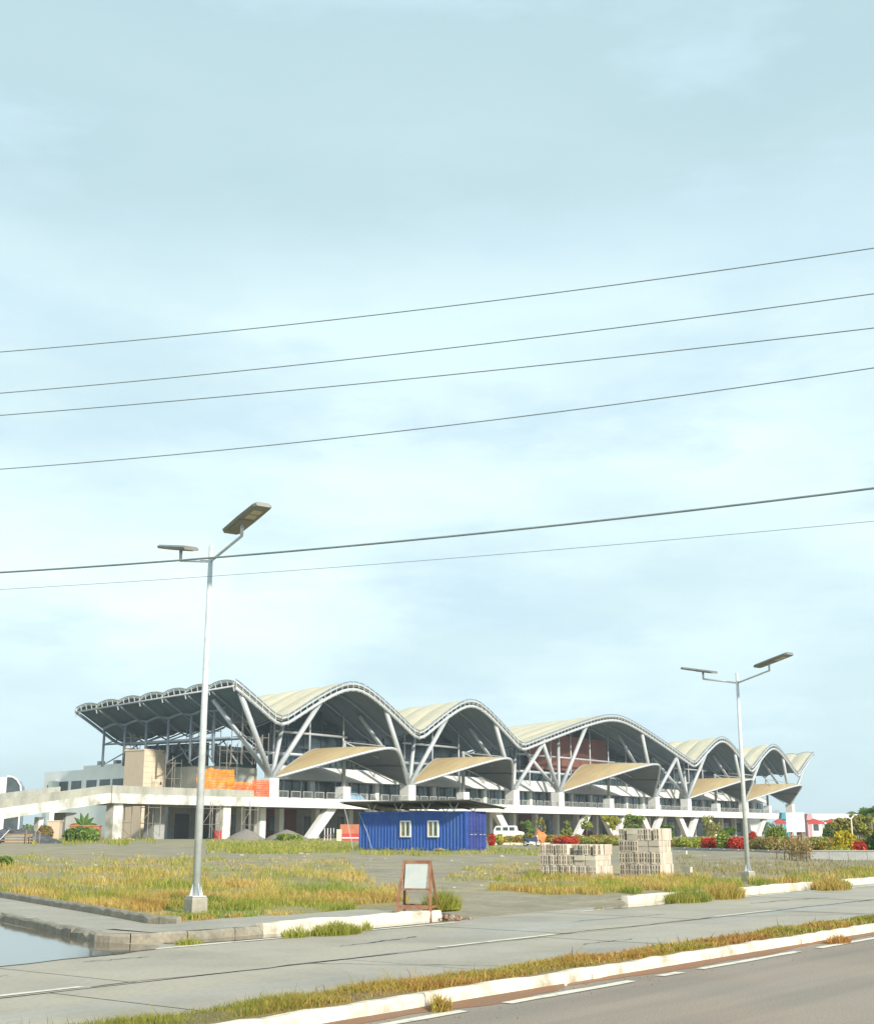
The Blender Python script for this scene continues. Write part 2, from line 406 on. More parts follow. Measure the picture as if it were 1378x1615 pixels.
def leaves(blobs, n, size, pal, seed=0, jitter=0.25, shell=0.35):
    """leaf quads in ellipsoids: blobs [(x,y,z,rx,ry,rz)], pal list of colours"""
    g = np.random.default_rng(seed + 11)
    vol = np.array([b[3] * b[4] * b[5] for b in blobs]) ** 0.67
    pick = g.choice(len(blobs), n, p=vol / vol.sum())
    B = np.array(blobs)[pick]
    d = g.normal(size=(n, 3)); d /= np.linalg.norm(d, axis=1)[:, None]
    rad = (shell + (1 - shell) * g.random(n) ** 0.6)[:, None]
    lump = 1 + jitter * np.sin(d[:, :1] * 7 + seed) * np.sin(d[:, 1:2] * 6 + 2 * seed) * np.cos(d[:, 2:] * 5)
    P = B[:, :3] + d * rad * lump * B[:, 3:]
    nrm = d + g.normal(size=(n, 3)) * 0.7; nrm /= np.linalg.norm(nrm, axis=1)[:, None]
    t = np.cross(nrm, g.normal(size=(n, 3))); t /= np.linalg.norm(t, axis=1)[:, None]
    bt = np.cross(nrm, t)
    s = (size * g.uniform(0.6, 1.4, n))[:, None]
    V = np.stack([P - t * s, P - bt * s * 0.5, P + t * s, P + bt * s * 0.5], 1).reshape(-1, 3)
    b = (np.arange(n) * 4)[:, None]
    F = np.concatenate([b + [0, 1, 2], b + [0, 2, 3]], 1).reshape(-1, 3)
    pal = np.array(pal); c = pal[g.integers(0, len(pal), n)] * g.uniform(0.7, 1.3, (n, 1))
    return V, F, np.repeat(c, 4, axis=0)
def leaf_part(name, blobs, n, size, pal, parent, seed=0, **k):
    V, F, C = leaves(blobs, n, size, pal, seed, **k)
    o = link(name, fast_tris(name, V, F, C, M_leaf), parent)
    return o

# ------------------------------------------------------------------ the ground and the roads
g = MB().box(-4000, 4000, -600, 5000, -0.30, -0.12)
struct(g.build('ground', M_far))

def strip(r0, r1, q0, q1, z, step=4.0):
    k = max(1, int((r1 - r0) / step))
    return [[rq(r0 + (r1 - r0) * i / k, q, z) for q in (q0, q1)] for i in range(k + 1)]
near_road = struct(MB().grid(strip(-120, 500, -9, 7.99, 0.0)).build('near_road', M_asph))
# main road: concrete slabs over a dark bed that shows in the joints
main_road = struct(MB().grid(strip(-120, 500, 8.6, 16.2, -0.02)).build('main_road', M_joint))
for lane, (q0, q1) in enumerate(((8.82, 11.80), (11.83, 16.1))):
    r = -14.0 + lane * 1.1
    while r < 78:
        L_ = 4.6 + random.uniform(-0.15, 0.15)
        ra, rb = r + 0.009, r + L_ - 0.009
        dz = random.uniform(-0.003, 0.003)
        P = [[rq(ra + (rb - ra) * i / 4, q0 + (q1 - q0) * j / 3 + (random.uniform(-.012, .012) if j in (0, 3) and 0 < i < 4 else 0),
                 0.0 + dz) for j in range(4)] for i in range(5)]
        MB().grid(P).build('concrete_slab', M_slab, main_road)
        r += L_
MB().grid(strip(78, 500, 8.82, 16.1, 0.0)).build('road_surface', M_slab, main_road)
MB().grid(strip(-120, -14, 8.82, 16.1, 0.0)).build('road_surface', M_slab, main_road)
def crack(r0, q0, r1, q1, w=0.012, n=26, wob=0.10, seed=0):
    G = []
    for i in range(n + 1):
        t = i / n; e = wob * (mnoise.noise(Vector((t * 4, seed, 0))) + 0.5 * mnoise.noise(Vector((t * 13, seed, 5))))
        ww = w * (0.35 + abs(mnoise.noise(Vector((t * 9, seed, 3)))) * 1.8)
        L_ = Vector((r1 - r0, q1 - q0)).normalized()
        c = Vector((r0 + (r1 - r0) * t - L_.y * e, q0 + (q1 - q0) * t + L_.x * e))
        G.append([rq(c.x - L_.y * ww, c.y + L_.x * ww, 0.0045), rq(c.x + L_.y * ww, c.y - L_.x * ww, 0.0045)])
    MB().grid(G).build('crack', M_joint, main_road)
for k_, a_ in enumerate(((9.3, 11.86, 15.4, 11.84, .022), (12.6, 11.8, 14.0, 9.5, .014), (18.6, 11.9, 24.2, 11.88, .03), (21.5, 13.4, 24.5, 13.1, .02), (17.2, 10.6, 18.6, 10.5, .018), (14.8, 13.2, 16.9, 13.5, .02),
                         (27.2, 11.9, 33, 11.85, .03), (24.5, 11.7, 27.5, 9.6, .018), (7.2, 13.2, 9.5, 13.6, .012), (29.5, 13.5, 33.5, 13.2, .03), (11.0, 14.2, 12.0, 14.1, .025))):
    crack(*a_, seed=k_ * 3.7)
# side street surface on the left
qs = [16.15, 20, 30, 45, 70, 120]
struct(MB().grid([[rq(r_start(q) - 9.5, q, -0.004), rq(r_start(q) + 0.6, q, -0.004)] for q in qs], flip=True).build('side_street', M_slab))

# painted markings
def marking(road, r0, r1, q, w=0.11, z=0.0075, wob=0.012):
    k = max(2, int((r1 - r0) / 0.35)); P = []
    for i in range(k + 1):
        r = r0 + (r1 - r0) * i / k
        e = random.uniform(-wob, wob)
        P.append([rq(r, q - w / 2 + e, z), rq(r, q + w / 2 + random.uniform(-wob, wob), z)])
    MB().grid(P, flip=False).build('lane_marking', M_line, road)
for a, b in ((6.9, 9.26), (15.5, 18.55), (24.4, 27.1), (33.2, 36.2), (42, 45), (51, 54), (60, 63)):
    marking(main_road, a, b, 11.95)
for a, b in ((12.6, 16.6), (17.5, 19.9), (24.2, 29.5), (30.4, 35.2), (36.5, 60)):
    marking(main_road, a, b, 14.95, 0.13)
for a, b in ((4.0, 10.2), (10.9, 13.35), (14.0, 14.5), (15.0, 18.0), (18.7, 24.5), (25.2, 60)):
    marking(near_road, a, b, 7.58, 0.13)

# lot terrain -------------------------------------------------------------------------------
PATCH = [  # photo outlines of grassy patches on the lot: polygon, density, height, palette
    ([(-40, 1362), (60, 1380), (200, 1376), (330, 1384), (470, 1374), (575, 1378), (600, 1395), (645, 1422), (640, 1432), (400, 1447), (268, 1455), (-40, 1402)], 0.8, 0.135, 'straw'),
    ([(-60, 1345), (60, 1352), (330, 1352), (560, 1356), (575, 1380), (-60, 1384)], 0.22, 0.09, 'straw'),
    ([(325, 1324), (480, 1319), (575, 1331), (575, 1343), (480, 1348), (325, 1347)], 0.7, 0.16, 'lime'),
    ([(770, 1388), (870, 1381), (1000, 1384), (1160, 1386), (1178, 1402), (1000, 1409), (830, 1412), (775, 1405)], 0.8, 0.12, 'straw'),
    ([(690, 1390), (770, 1358), (860, 1358), (880, 1385), (770, 1395)], 0.3, 0.08, 'straw'),
    ([(1060, 1356), (1400, 1352), (1400, 1384), (1180, 1388), (1060, 1384)], 0.22, 0.10, 'brown'),
    ([(50, 1316), (235, 1314), (245, 1330), (50, 1333)], 0.8, 0.24, 'lime'),
    ([(268, 1420), (345, 1420), (420, 1440), (330, 1450), (262, 1452)], 1.3, 0.12, 'green'),
    ([(560, 1336), (860, 1338), (860, 1349), (560, 1350)], 0.40, 0.13, 'lime'),
    ([(1180, 1386), (1400, 1374), (1400, 1388), (1180, 1400)], 0.7, 0.13, 'straw'),
]
def inside(p, poly):
    x, y = p; c = False; n = len(poly)
    for i in range(n):
        x1, y1 = poly[i]; x2, y2 = poly[(i + 1) % n]
        if (y1 > y) != (y2 > y) and x < (x2 - x1) * (y - y1) / (y2 - y1) + x1: c = not c
    return c
PAL = {
    'straw': [(0.26, 0.31, 0.06), (0.34, 0.35, 0.07), (0.42, 0.39, 0.09), (0.48, 0.40, 0.10), (0.58, 0.42, 0.12), (0.62, 0.46, 0.18), (0.50, 0.38, 0.12), (0.50, 0.30, 0.08)],
    'lime': [(0.30, 0.32, 0.05), (0.40, 0.38, 0.08), (0.26, 0.31, 0.05), (0.50, 0.43, 0.12)],
    'green': [(0.20, 0.30, 0.04), (0.28, 0.35, 0.06), (0.15, 0.25, 0.04)],
    'brown': [(0.38, 0.31, 0.15), (0.32, 0.27, 0.12), (0.34, 0.31, 0.10)],
    'median': [(0.30, 0.30, 0.06), (0.38, 0.32, 0.07), (0.50, 0.36, 0.10), (0.52, 0.30, 0.08), (0.46, 0.24, 0.08)],
}
def patch_at(x, y, z):
    if y < 4: return None
    p = pix(x, y, z)
    best = None
    nz = 14 * mnoise.noise(Vector((x * 0.6, y * 0.6, 2.2)))
    nv = nz * 0.35 * min(1, 25 / y)
    for poly, d, h, pal in PATCH:
        if inside((p[0] + nz, p[1] + nv), poly) and (best is None or d > best[0]): best = (d, h, pal)
    return best
qrows = [15.3, 15.62, 15.78] + [16.2 + 0.45 * i for i in range(30)]
while qrows[-1] < 420: qrows.append(qrows[-1] * 1.045)
NC = 190
LV, LC = [], []
for i, q in enumerate(qrows):
    r0 = r_start(max(q, 16.1)) + 0.3 if q > 16.6 else 15.0
    if q > 100: r0 -= (q - 100) * 2.0
    for j in range(NC):
        u = j / (NC - 1)
        r = r0 + (62 * u if u < 0.8 else 49.6 + 700 * (u - 0.8) ** 1.5 * 5) * (1 + q / 120)
        P = rq(r, q); x, y = P.x, P.y
        if i < 2:
            ing = GAP0 - 0.1 < r < GAP1 + 0.1
            z = 0.009 - 0.003 * i if ing else -0.06
            if i == 0 and ing: z = -0.012
        elif i == 2 and not (GAP0 - .1 < r < GAP1 + .1): z = 0.11
        else: z = lot_z(x, y)
        LV.append((x, y, z))
        k = 0.5 + 0.5 * mnoise.noise(Vector((x * 0.12, y * 0.12, 0)))
        k2 = 0.5 + 0.5 * mnoise.noise(Vector((x * 0.5, y * 0.5, 7)))
        c = np.array((0.325, 0.27, 0.175)) * (1 - k) + np.array((0.25, 0.222, 0.165)) * k
        c = c * (0.88 + 0.25 * k2)
        pa = patch_at(x, y, z) if i > 2 else None
        if pa:
            pc = np.mean(PAL[pa[2]], axis=0) * 0.65
            wgt = min(0.8, pa[0] * 0.75)
            c = c * (1 - wgt) + pc * wgt
        elif q > 19:
            wgt = max(0, mnoise.noise(Vector((x * 0.25, y * 0.1, 4.4)))) * 0.9
            c = c * (1 - wgt) + np.array((0.33, 0.27, 0.10)) * wgt
        LC.append(c)
LF = []
for i in range(len(qrows) - 1):
    for j in range(NC - 1):
        a = i * NC + j
        LF += [(a, a + 1, a + NC + 1), (a, a + NC + 1, a + NC)]
lot = struct(link('lot_ground', fast_tris('lot_ground', np.array(LV), np.array(LF), np.array(LC), M_soil)))
lot.data.polygons.foreach_set('use_smooth', [True] * len(lot.data.polygons))

# median -----------------------------------------------------------------------------------
P = []
for i in range(260):
    r = -40 + i * 0.6
    P.append([rq(r, q, z + (0.02 * mnoise.noise(Vector((r, q, 0))) if 8.2 < q < 8.7 else 0)) for q, z in ((8.04, 0.04), (8.09, 0.12), (8.25, 0.14), (8.45, 0.145), (8.65, 0.13), (8.76, 0.09), (8.80, -0.03))])
mc = MB().grid(P, flip=False)
med = struct(mc.build('median', mat('median_soil', (0.20, 0.14, 0.075), 0.95, scale=2, c2=(0.15, 0.13, 0.06), bump=0.5, bscale=20), smooth=True))

def kerb(name, pts, width, height, m, seg, side, z0=-0.02, rough=0.012, chip=0.02):
    """kerb stones along a polyline in r,q; side=+1 puts the body to the left of the line"""
    root = struct(link(name, None))
    P = [rq(*p) for p in pts]
    d = [0]
    for i in range(len(P) - 1): d.append(d[-1] + (P[i + 1] - P[i]).length)
    def pt(s):
        for i in range(len(P) - 1):
            if s <= d[i + 1] or i == len(P) - 2:
                t = (s - d[i]) / (d[i + 1] - d[i]); dr = (P[i + 1] - P[i]).normalized()
                return P[i].lerp(P[i + 1], t), Vector((-dr.y, dr.x, 0)) * side
    s = 0.0
    while s < d[-1] - 0.05:
        e = min(s + seg * random.uniform(0.93, 1.07), d[-1])
        k = max(2, int((e - s - 0.02) / 0.25)); G = []
        tilt = random.uniform(-0.012, 0.012)
        for i in range(k + 1):
            ss = s + 0.008 + (e - s - 0.016) * i / k
            p, n = pt(ss)
            hh = height + tilt * (i / k - 0.5) + random.uniform(-rough, rough)
            c = 0.025 + chip * random.random() ** 3 * 2
            prof = ((0, z0), (0.0 + random.uniform(0, rough), hh - c), (c, hh), (width - 0.02, hh + random.uniform(-rough, rough) * .5), (width, hh - 0.03), (width, z0))
            G.append([p + n * a + Vector((0, 0, b)) for a, b in prof])
        mb = MB().grid(G, flip=(side > 0))
        n6 = len(G[0])
        mb.f += [tuple(range(n6)) if side < 0 else tuple(range(n6 - 1, -1, -1)), tuple(k * n6 + i for i in (range(n6 - 1, -1, -1) if side < 0 else range(n6)))]
        mb.m += [0, 0]
        mb.build('kerb_stone', m, root)
        s = e
    return root
kerb('median_kerb', [(1.0, 7.93), (75, 7.93)], 0.14, 0.14, M_kwhite, 3.1, 1, rough=0.010, chip=0.03)
kerb('median_back_kerb', [(1.0, 8.76), (75, 8.76)], 0.10, 0.09, M_kgrey, 3.1, 1)
kerb('corner_kerb', [(r_start(46), 46), (r_start(30), 30), (r_start(20), 20), (r_start(16.9), 16.9), (12.99, 16.5), (13.08, 16.25), (13.22, 16.06), (13.42, 15.91), (13.7, 15.79), (14.1, 15.70), (14.7, 15.63), (15.6, 15.6)], 0.18, 0.14, M_kgrey, 0.9, 1, rough=0.008, chip=0.05)
kerb('roadside_kerb', [(15.6, 15.6), (20.35, 15.6)], 0.18, 0.185, M_kwhite, 2.4, 1, rough=0.015)
kerb('far_roadside_kerb', [(27.4, 15.6), (95, 15.6)], 0.18, 0.185, M_kwhite, 3.0, 1)
kerb('lawn_kerb', [(r_start(46) + 1.75, 46), (r_start(30) + 1.72, 30), (r_start(20) + 1.6, 20), (r_start(17.6) + 1.5, 17.6), (14.95, 16.95)], 0.12, 0.27, M_kgrey, 2.8, 1, z0=0.0, rough=0.005)
# pavement behind the kerbs
pv = MB()
qs = [15.9, 16.15, 16.5, 17, 18, 20, 24, 30, 38, 46]
pv.grid([[rq(r_start(q) + 0.1 if q > 16.4 else (13.55 if q < 16 else 13.25), q, 0.134), rq(r_start(q) + 1.75, q, 0.134)] for q in qs], flip=True)
struct(pv.build('side_pavement', M_walk))
pv = MB()
rr = [13.6 + i * 0.5 for i in range(14)]
pv.grid([[rq(r, 15.74 + max(0, 14.6 - r) * .25, 0.142), rq(r, (17.05 if r < 15.2 else 17.25 + 0.08 * math.sin(r * 2)) , 0.155)] for r in rr], flip=False)
struct(pv.build('roadside_pavement', M_walk))

# water lying in the gutters and red dirt along the median kerb
def puddle(pts, z, label):
    c = Vector((sum(p[0] for p in pts) / len(pts), sum(p[1] for p in pts) / len(pts), 0))
    n = len(pts); out = []
    for i in range(n):                       # smoothed wobbling outline
        a, b, d = Vector((*pts[i - 1], 0)), Vector((*pts[i], 0)), Vector((*pts[(i + 1) % n], 0))
        for t in (0.0, 0.25, 0.5, 0.75):
            p0, p1 = (a + b) / 2, (b + d) / 2
            q = p0 * (1 - t) ** 2 + b * 2 * t * (1 - t) + p1 * t * t
            k = 1 + 0.05 * mnoise.noise(q * 2.3)
            q = c + (q - c) * k
            out.append(rq(q.x, q.y, z))
    o = MB().add(out, [tuple(range(len(out)))]).build('puddle', M_water)
    o['kind'] = 'structure'; o['label'] = label
    return o
puddle([(8.0, 14.6), (10.5, 14.55), (12.6, 14.75), (13.3, 15.3), (13.0, 16.0), (13.3, 17.5), (14.6, 21.0), (15.0, 22.3), (12.0, 22.5), (9.5, 19), (8.0, 16.5)], 0.011, 'still rainwater pooled beside the corner kerb')
puddle([(13.6, 15.1), (16.5, 15.05), (19.5, 15.2), (21.0, 15.35), (21.2, 15.62), (18, 15.62), (15, 15.66), (13.4, 15.8)], 0.010, 'thin rainwater in the gutter beside the barricade')
puddle([(24.8, 14.9), (27.0, 14.75), (29.3, 15.0), (29.5, 15.4), (27.2, 15.62), (25.6, 15.5)], 0.010, 'rainwater at the mouth of the dirt driveway')
puddle([(31.0, 15.15), (36, 15.1), (41, 15.25), (41.5, 15.6), (34, 15.63)], 0.010, 'rainwater along the far white kerb')
gd = MB(); G = []
for i in range(340):
    r = 5.5 + i * 0.13
    wv = 0.5 + 0.5 * mnoise.noise(Vector((r * 0.5, 0, 1)))
    w1 = max(0.004, -0.10 + 0.50 * wv + 0.09 * mnoise.noise(Vector((r * 2.2, 0, 2))) + 0.04 * mnoise.noise(Vector((r * 9, 0, 2))))
    G.append([rq(r, 7.94 - w1, 0.003), rq(r, 7.94 - w1 * 0.6, 0.014 + .006 * mnoise.noise(Vector((r * 4, 3, 1)))), rq(r, 7.94, 0.03)])
gd.grid(G)
stuff(gd.build('gutter_dirt', M_rdirt), 'reddish dirt washed against the near white median kerb', 'dirt')

# ------------------------------------------------------------------ passenger terminal
Z_DECK, Z_DB = 6.5, 5.3
VAL = [0.0, 34.3, 67.0, 145.0, 180.0, 214.0]
S0, S1 = -9.8, 228.0
ZV, ZC = 17.1, 24.2
def raw(s):
    ed = [-34.0] + VAL + [248.0]
    for a, b in zip(ed, ed[1:]):
        if a <= s <= b:
            c, hw = (a + b) / 2, (b - a) / 2
            t = abs(s - c) / hw; k = 0.27 if hw < 30 else 0.20
            gg = (math.sqrt(t * t + k * k) - k) / (math.sqrt(1 + k * k) - k)
            zc = ZC if hw < 30 else 25.4
            return zc - (zc - ZV) * gg
    return ZC
KER = [math.exp(-0.5 * (i * 0.35 / 1.15) ** 2) for i in range(-9, 10)]
def base(s): return sum(k * raw(s + (i - 9) * 0.35) for i, k in enumerate(KER)) / sum(KER)
W0, NST, WST = -1.0, 7, 4.75
def roof_z(s, w):
    u = ((w - W0) / WST) % 1.0
    return base(s) - 1.9 * (w - W0) / 33.0 + 0.42 * (1 - (2 * u - 1) ** 2)
term = thing('airport_terminal', 'long terminal with wavy tan roof on slanted silver struts', 'terminal', TA, TR)
edges = [S0] + VAL + [S1]
for a, b in zip(edges, edges[1:]):
    ns = max(8, int((b - a) / 1.5))
    ss = [a + (b - a) * i / ns for i in range(ns + 1)]
    bz = [base(s) for s in ss]
    for k in range(NST):
        top, bot = [], []
        for s, z in zip(ss, bz):
            rt, rb = [], []
            for j in range(7):
                u = j / 6; w = W0 + (k + u) * WST
                zz = z - 1.9 * (w - W0) / 33.0 + 0.42 * (1 - (2 * u - 1) ** 2)
                rt.append((s, w, zz + 0.22)); rb.append((s, w, zz - 0.06))
            top.append(rt); bot.append(rb)
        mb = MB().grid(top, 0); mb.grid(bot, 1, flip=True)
        m = len(ss); n7 = 7; o = m * n7
        for i in range(m - 1):            # close the long edges
            for j in (0, n7 - 1):
                mb.f.append((i * n7 + j, (i + 1) * n7 + j, o + (i + 1) * n7 + j, o + i * n7 + j)); mb.m.append(0)
        for i in (0, m - 1):
            for j in range(n7 - 1):
                mb.f.append((i * n7 + j, i * n7 + j + 1, o + i * n7 + j + 1, o + i * n7 + j)); mb.m.append(0)
        mb.build('roof_panel', [M_roof, M_soff], term, smooth=False)
        # rib under every valley between two strips
        w = W0 + k * WST
        if k > 0:
            MB().tube([(s, w, z - 1.9 * (w - W0) / 33.0 - 0.45) for s, z in zip(ss[::2] + ([ss[-1]] if ns % 2 else []), bz[::2] + ([bz[-1]] if ns % 2 else []))], 0.12, 5).build('roof_rib', M_dsteel, term, smooth=True)
    # edge truss along the front and the back: two tubes and the ties between them
    for w in (W0 - 0.15,):
        dd = 1.9 * (w - W0) / 33.0
        up = [(s, w, z - dd + 0.62) for s, z in zip(ss, bz)]
        mi = [(s, w - 0.05, z - dd + 0.22) for s, z in zip(ss, bz)]
        lo = [(s, w, z - dd - 0.62) for s, z in zip(ss, bz)]
        MB().tube(up, 0.10, 5).build('edge_rail', M_dsteel, term, smooth=True)
        MB().tube(mi, 0.13, 5).build('edge_rail', M_steel, term, smooth=True)
        MB().tube(lo, 0.26, 8).build('edge_tube', M_steel, term, smooth=True)
        tie = MB()
        nt_ = int((b - a) / 1.35)
        for i in range(nt_ + 1):
            s = a + (b - a) * i / nt_; z = base(s) - dd
            tie.bar((s, w - 0.1, z + 0.66), (s, w - 0.1, z - 0.95), 0.10)
        tie.build('edge_ties', M_steel, term)['kind'] = 'stuff'
    dd = 1.9 * 33.25 / 33.0
    MB().tube([(s, 32.4, z - dd - 0.4) for s, z in zip(ss, bz)], 0.24, 6).build('edge_tube', M_dsteel, term, smooth=True)
# gable ends
for s, sg in ((S0, -1), (S1, 1)):
    zz = base(s)
    ws = [W0 + i * WST / 8 for i in range(NST * 8 + 1)]
    MB().tube([(s + sg * 0.15, w, roof_z(s, w) + 0.3 if (i % 8) else zz - 1.9 * (w - W0) / 33 + 0.3) for i, w in enumerate(ws)], 0.08, 5).build('gable_rail', M_dsteel, term, smooth=True)
    MB().tube([(s + sg * 0.1, w, zz - 1.9 * (w - W0) / 33 - 0.35) for w in (W0, 32.25)], 0.13, 6).build('gable_tube', M_steel, term, smooth=True)
    tie = MB()
    for i in range(0, len(ws), 2):
        w = ws[i]; z = zz - 1.9 * (w - W0) / 33
        tie.bar((s + sg * 0.1, w, z - 0.35), (s + sg * 0.15, w + 0.3, roof_z(s, w) + 0.35), 0.1)
        if i % 8 == 0: tie.bar((s + sg * 0.1, w, z - 1.1), (s + sg * .1, w + .35, z - 0.1), 0.12)
    tie.build('gable_ties', M_steel, term)['kind'] = 'stuff'
# slanted struts
PED = [0.6, 34.6, 67.6, 84.5, 127.5, 144.6, 179.5, 213.0]
def strut(s0, s1, w1, r=0.40):
    MB().tube([(s0, 1.0, 9.3), (s1, w1, roof_z(s1, w1) - 0.55)], r, 10).build('strut', M_steel, term, smooth=True)
for p in PED:
    a = 9.0
    big = p in (84.5, 127.5)
    strut(p, p - a, -0.7); strut(p, p + a, -0.7)
    strut(p, p - 8, 5.5, 0.34); strut(p, p + 8, 5.5, 0.34)
# main glass wall high up, recessed behind the struts
GW = 12.0
s = 12.0
while s < 214:
    s2 = s + 4.25
    zt = min(roof_z(s, GW), roof_z(s2, GW)) - 0.9
    z = 12.2
    while z < zt - 0.6:
        z2 = min(z + 2.9, zt)
        MB().box(s + 0.06, s2 - 0.06, GW, GW + 0.08, z + 0.06, z2 - 0.06).build('glass_pane', M_dglass, term)
        z = z2
    MB().box(s, s2, GW + 0.1, GW + 0.3, max(zt, 12.2) - 0.3, zt + 0.7).build('glass_infill', M_dglass, term)
    MB().box(s - 0.09, s + 0.09, GW - 0.12, GW + 0.18, 9.8, roof_z(s, GW) - 0.3).build('mullion', M_mull, term)
    s = s2
for z in (12.2, 15.1, 18.0):
    MB().box(11.8, 214, GW - 0.10, GW + 0.12, z - 0.07, z + 0.07).build('transom', M_mull, term)
# red-brown wall seen inside the tall middle bay
MB().box(90, 124, 11.0, 11.6, 14.6, 22.0).build('inner_wall', M_redwall, term)
# silver wind frame in front of the glass
for a, b in ((3, 64), (64, 148), (148, 211)):
    MB().tube([(a, 8, 13.6), (b, 8, 13.6)], 0.24, 8).build('frame_tube', M_steel, term, smooth=True)
for lo_, hi_ in ((8.5, 26.5), (42, 59.5), (79, 133), (153, 172), (187, 205)):
    MB().tube([(lo_, 8, 17.0), (hi_, 8, 17.0)], 0.20, 8).build('frame_tube', M_steel, term, smooth=True)
s = 8.6
while s < 212:
    zt = roof_z(s, 8) - 0.5
    MB().tube([(s, 8, 9.5), (s, 8, zt)], 0.17, 6).build('frame_post', M_steel, term, smooth=True)
    s += 8.5
# pale windows low in the glass wall: bright strip panes
s = 13
while s < 212:
    MB().box(s, s + 0.9, GW - 0.16, GW - 0.13, 12.45, 13.25).build('strip_window', M_mglass, term)
    s += 1.42
# white sloping fascia over the departure doors, door wall, pilasters
for i in range(24):
    a = 11 + i * 8.5; b = min(a + 8.44, 212)
    mb = MB().add([(a, 6.6, 9.7), (b, 6.6, 9.7), (b, 9.6, 11.9), (a, 9.6, 11.9), (a, 11.9, 9.7), (b, 11.9, 9.7), (b, 11.9, 11.9), (a, 11.9, 11.9)],
                  [(0, 1, 2, 3), (3, 2, 6, 7), (1, 0, 4, 5), (0, 3, 7, 4), (1, 5, 6, 2), (4, 7, 6, 5)])
    mb.build('fascia_panel', M_white, term)
s = 11.0
i = 0
while s < 213:
    if i % 4 == 0:
        MB().box(s - 0.55, s + 0.55, 9.2, 10.2, Z_DECK, 9.75).build('pilaster', M_bwhite, term)
    else:
        MB().box(s - 0.07, s + 0.07, 9.75, 9.95, Z_DECK, 9.7).build('door_mullion', M_bwhite if i % 2 else M_mull, term)
    MB().box(s + 0.1, s + 2.02, 9.86, 9.92, Z_DECK + 0.05, 9.68).build('shop_pane', M_mglass, term)
    s += 2.125; i += 1
MB().box(11, 213, 10.6, 11.2, Z_DECK, 9.7).build('inner_wall', M_mull, term)
# white blocks left in the hall behind the doors
# lower storey in the shade under the deck
i = 0; s = 2.0
while s < 204:
    k = ('wall', 'window', 'dark')[(i * 7 + i // 3) % 3]
    MB().box(s + 0.03, s + 8.47, 12.0, 12.6, 0.6, 5.28).build('lower_wall', M_gcon if (i % 3 != 1) else M_redwall, term)
    MB().box(s + 2.0, s + 5.6, 11.9, 12.05, 1.9 if i % 2 else 0.85, 4.2).build('lower_window', M_win, term)
    MB().box(s - 0.5, s + 0.5, 7.6, 8.6, 0.6, 5.25).build('lower_column', M_bwhite, term)
    s += 8.5; i += 1
MB().box(-8, 1.98, 13.0, 13.6, 0.6, 5.28).build('lower_wall', M_gcon, term)
for a, b in ((-6.6, -3.8), (-2.4, 0.2)):
    MB().box(a, b, 12.92, 13.05, 0.8, 4.3).build('lower_window', M_mull, term)
# unfinished concrete end block of the building
MB().box(0.5, 11.0, 13.5, 29.0, 0.6, 11.5).build('end_wall', M_pcon, term)
MB().box(3.2, 8.6, 13.4, 13.52, 7.6, 11.0).build('patched_wall', M_wcon, term)
for w in (14.0, 17.5, 21.0, 24.5):
    MB().box(0.45, 0.75, w, w + 3.1, 11.5, 14.9).build('end_pane', M_mglass, term)
    for z in (11.55, 13.2, 14.85):
        MB().box(0.35, 0.5, w - 0.2, w + 3.3, z, z + 0.12).build('end_transom', M_mull, term)
    for k in range(4):
        MB().box(0.36, 0.49, w + k * 1.03, w + k * 1.03 + 0.1, 11.5, 14.95).build('end_mullion', M_mull, term)
for s in (1.8, 4.9, 8.0):
    MB().box(s, s + 2.9, 13.55, 13.75, 11.5, 14.6).build('end_pane', M_mglass, term)
    MB().box(s - 0.1, s + 0.05, 13.4, 13.8, 11.5, 14.9).build('end_mullion', M_mull, term)
MB().box(1.0, 11.0, 13.42, 13.7, 13.0, 13.14).build('end_transom', M_mull, term)
# steel end frame: posts, wavy beam, lower beam and braces
ES = -5.2
cw = [31.0 - 4.75 * i for i in range(6)]
for w in cw:
    MB().tube([(ES, w, 11.6), (ES, w, roof_z(ES, w) - 0.5)], 0.2, 8).build('end_post', M_dsteel, term, smooth=True)
MB().tube([(ES, w, base(ES) - 1.9 * (w + 1) / 33 - 0.45 + 0.45 * abs(math.sin((w - cw[0]) / WST * math.pi))) for w in np.linspace(5, 31.5, 45)], 0.2, 6).build('end_beam', M_dsteel, term, smooth=True)
MB().tube([(ES, 4, 15.0), (ES, 31.0, 15.0)], 0.16, 6).build('end_beam', M_dsteel, term, smooth=True)
MB().tube([(0.0, 4, 15.2), (0.0, 31.0, 15.2)], 0.16, 6).build('end_beam', M_dsteel, term, smooth=True)
for w, w2 in zip(cw, cw[1:]):
    MB().tube([(ES, w, 15.0), (0.3, (w + w2) / 2 + 1, 17.0)], 0.11, 6).build('end_brace', M_dsteel, term, smooth=True)
    MB().tube([(ES, w, 11.8), (0.0, w2 + 2.5, 15.2)], 0.10, 6).build('end_brace', M_dsteel, term, smooth=True)
    MB().tube([(0.0, w2, 11.6), (0.0, w - 1.5, 15.2)], 0.10, 6).build('end_brace', M_steel, term, smooth=True)
# right-hand end: slanted corner post
MB().tube([(213, 1, 9.3), (S1 - 5, -0.7, roof_z(S1 - 5, -0.7) - 0.5)], 0.34, 8).build('strut', M_steel, term, smooth=True)
MB().box(203.2, 213, 10, 30, 0.6, 9.7).build('end_wall', M_bwhite, term)

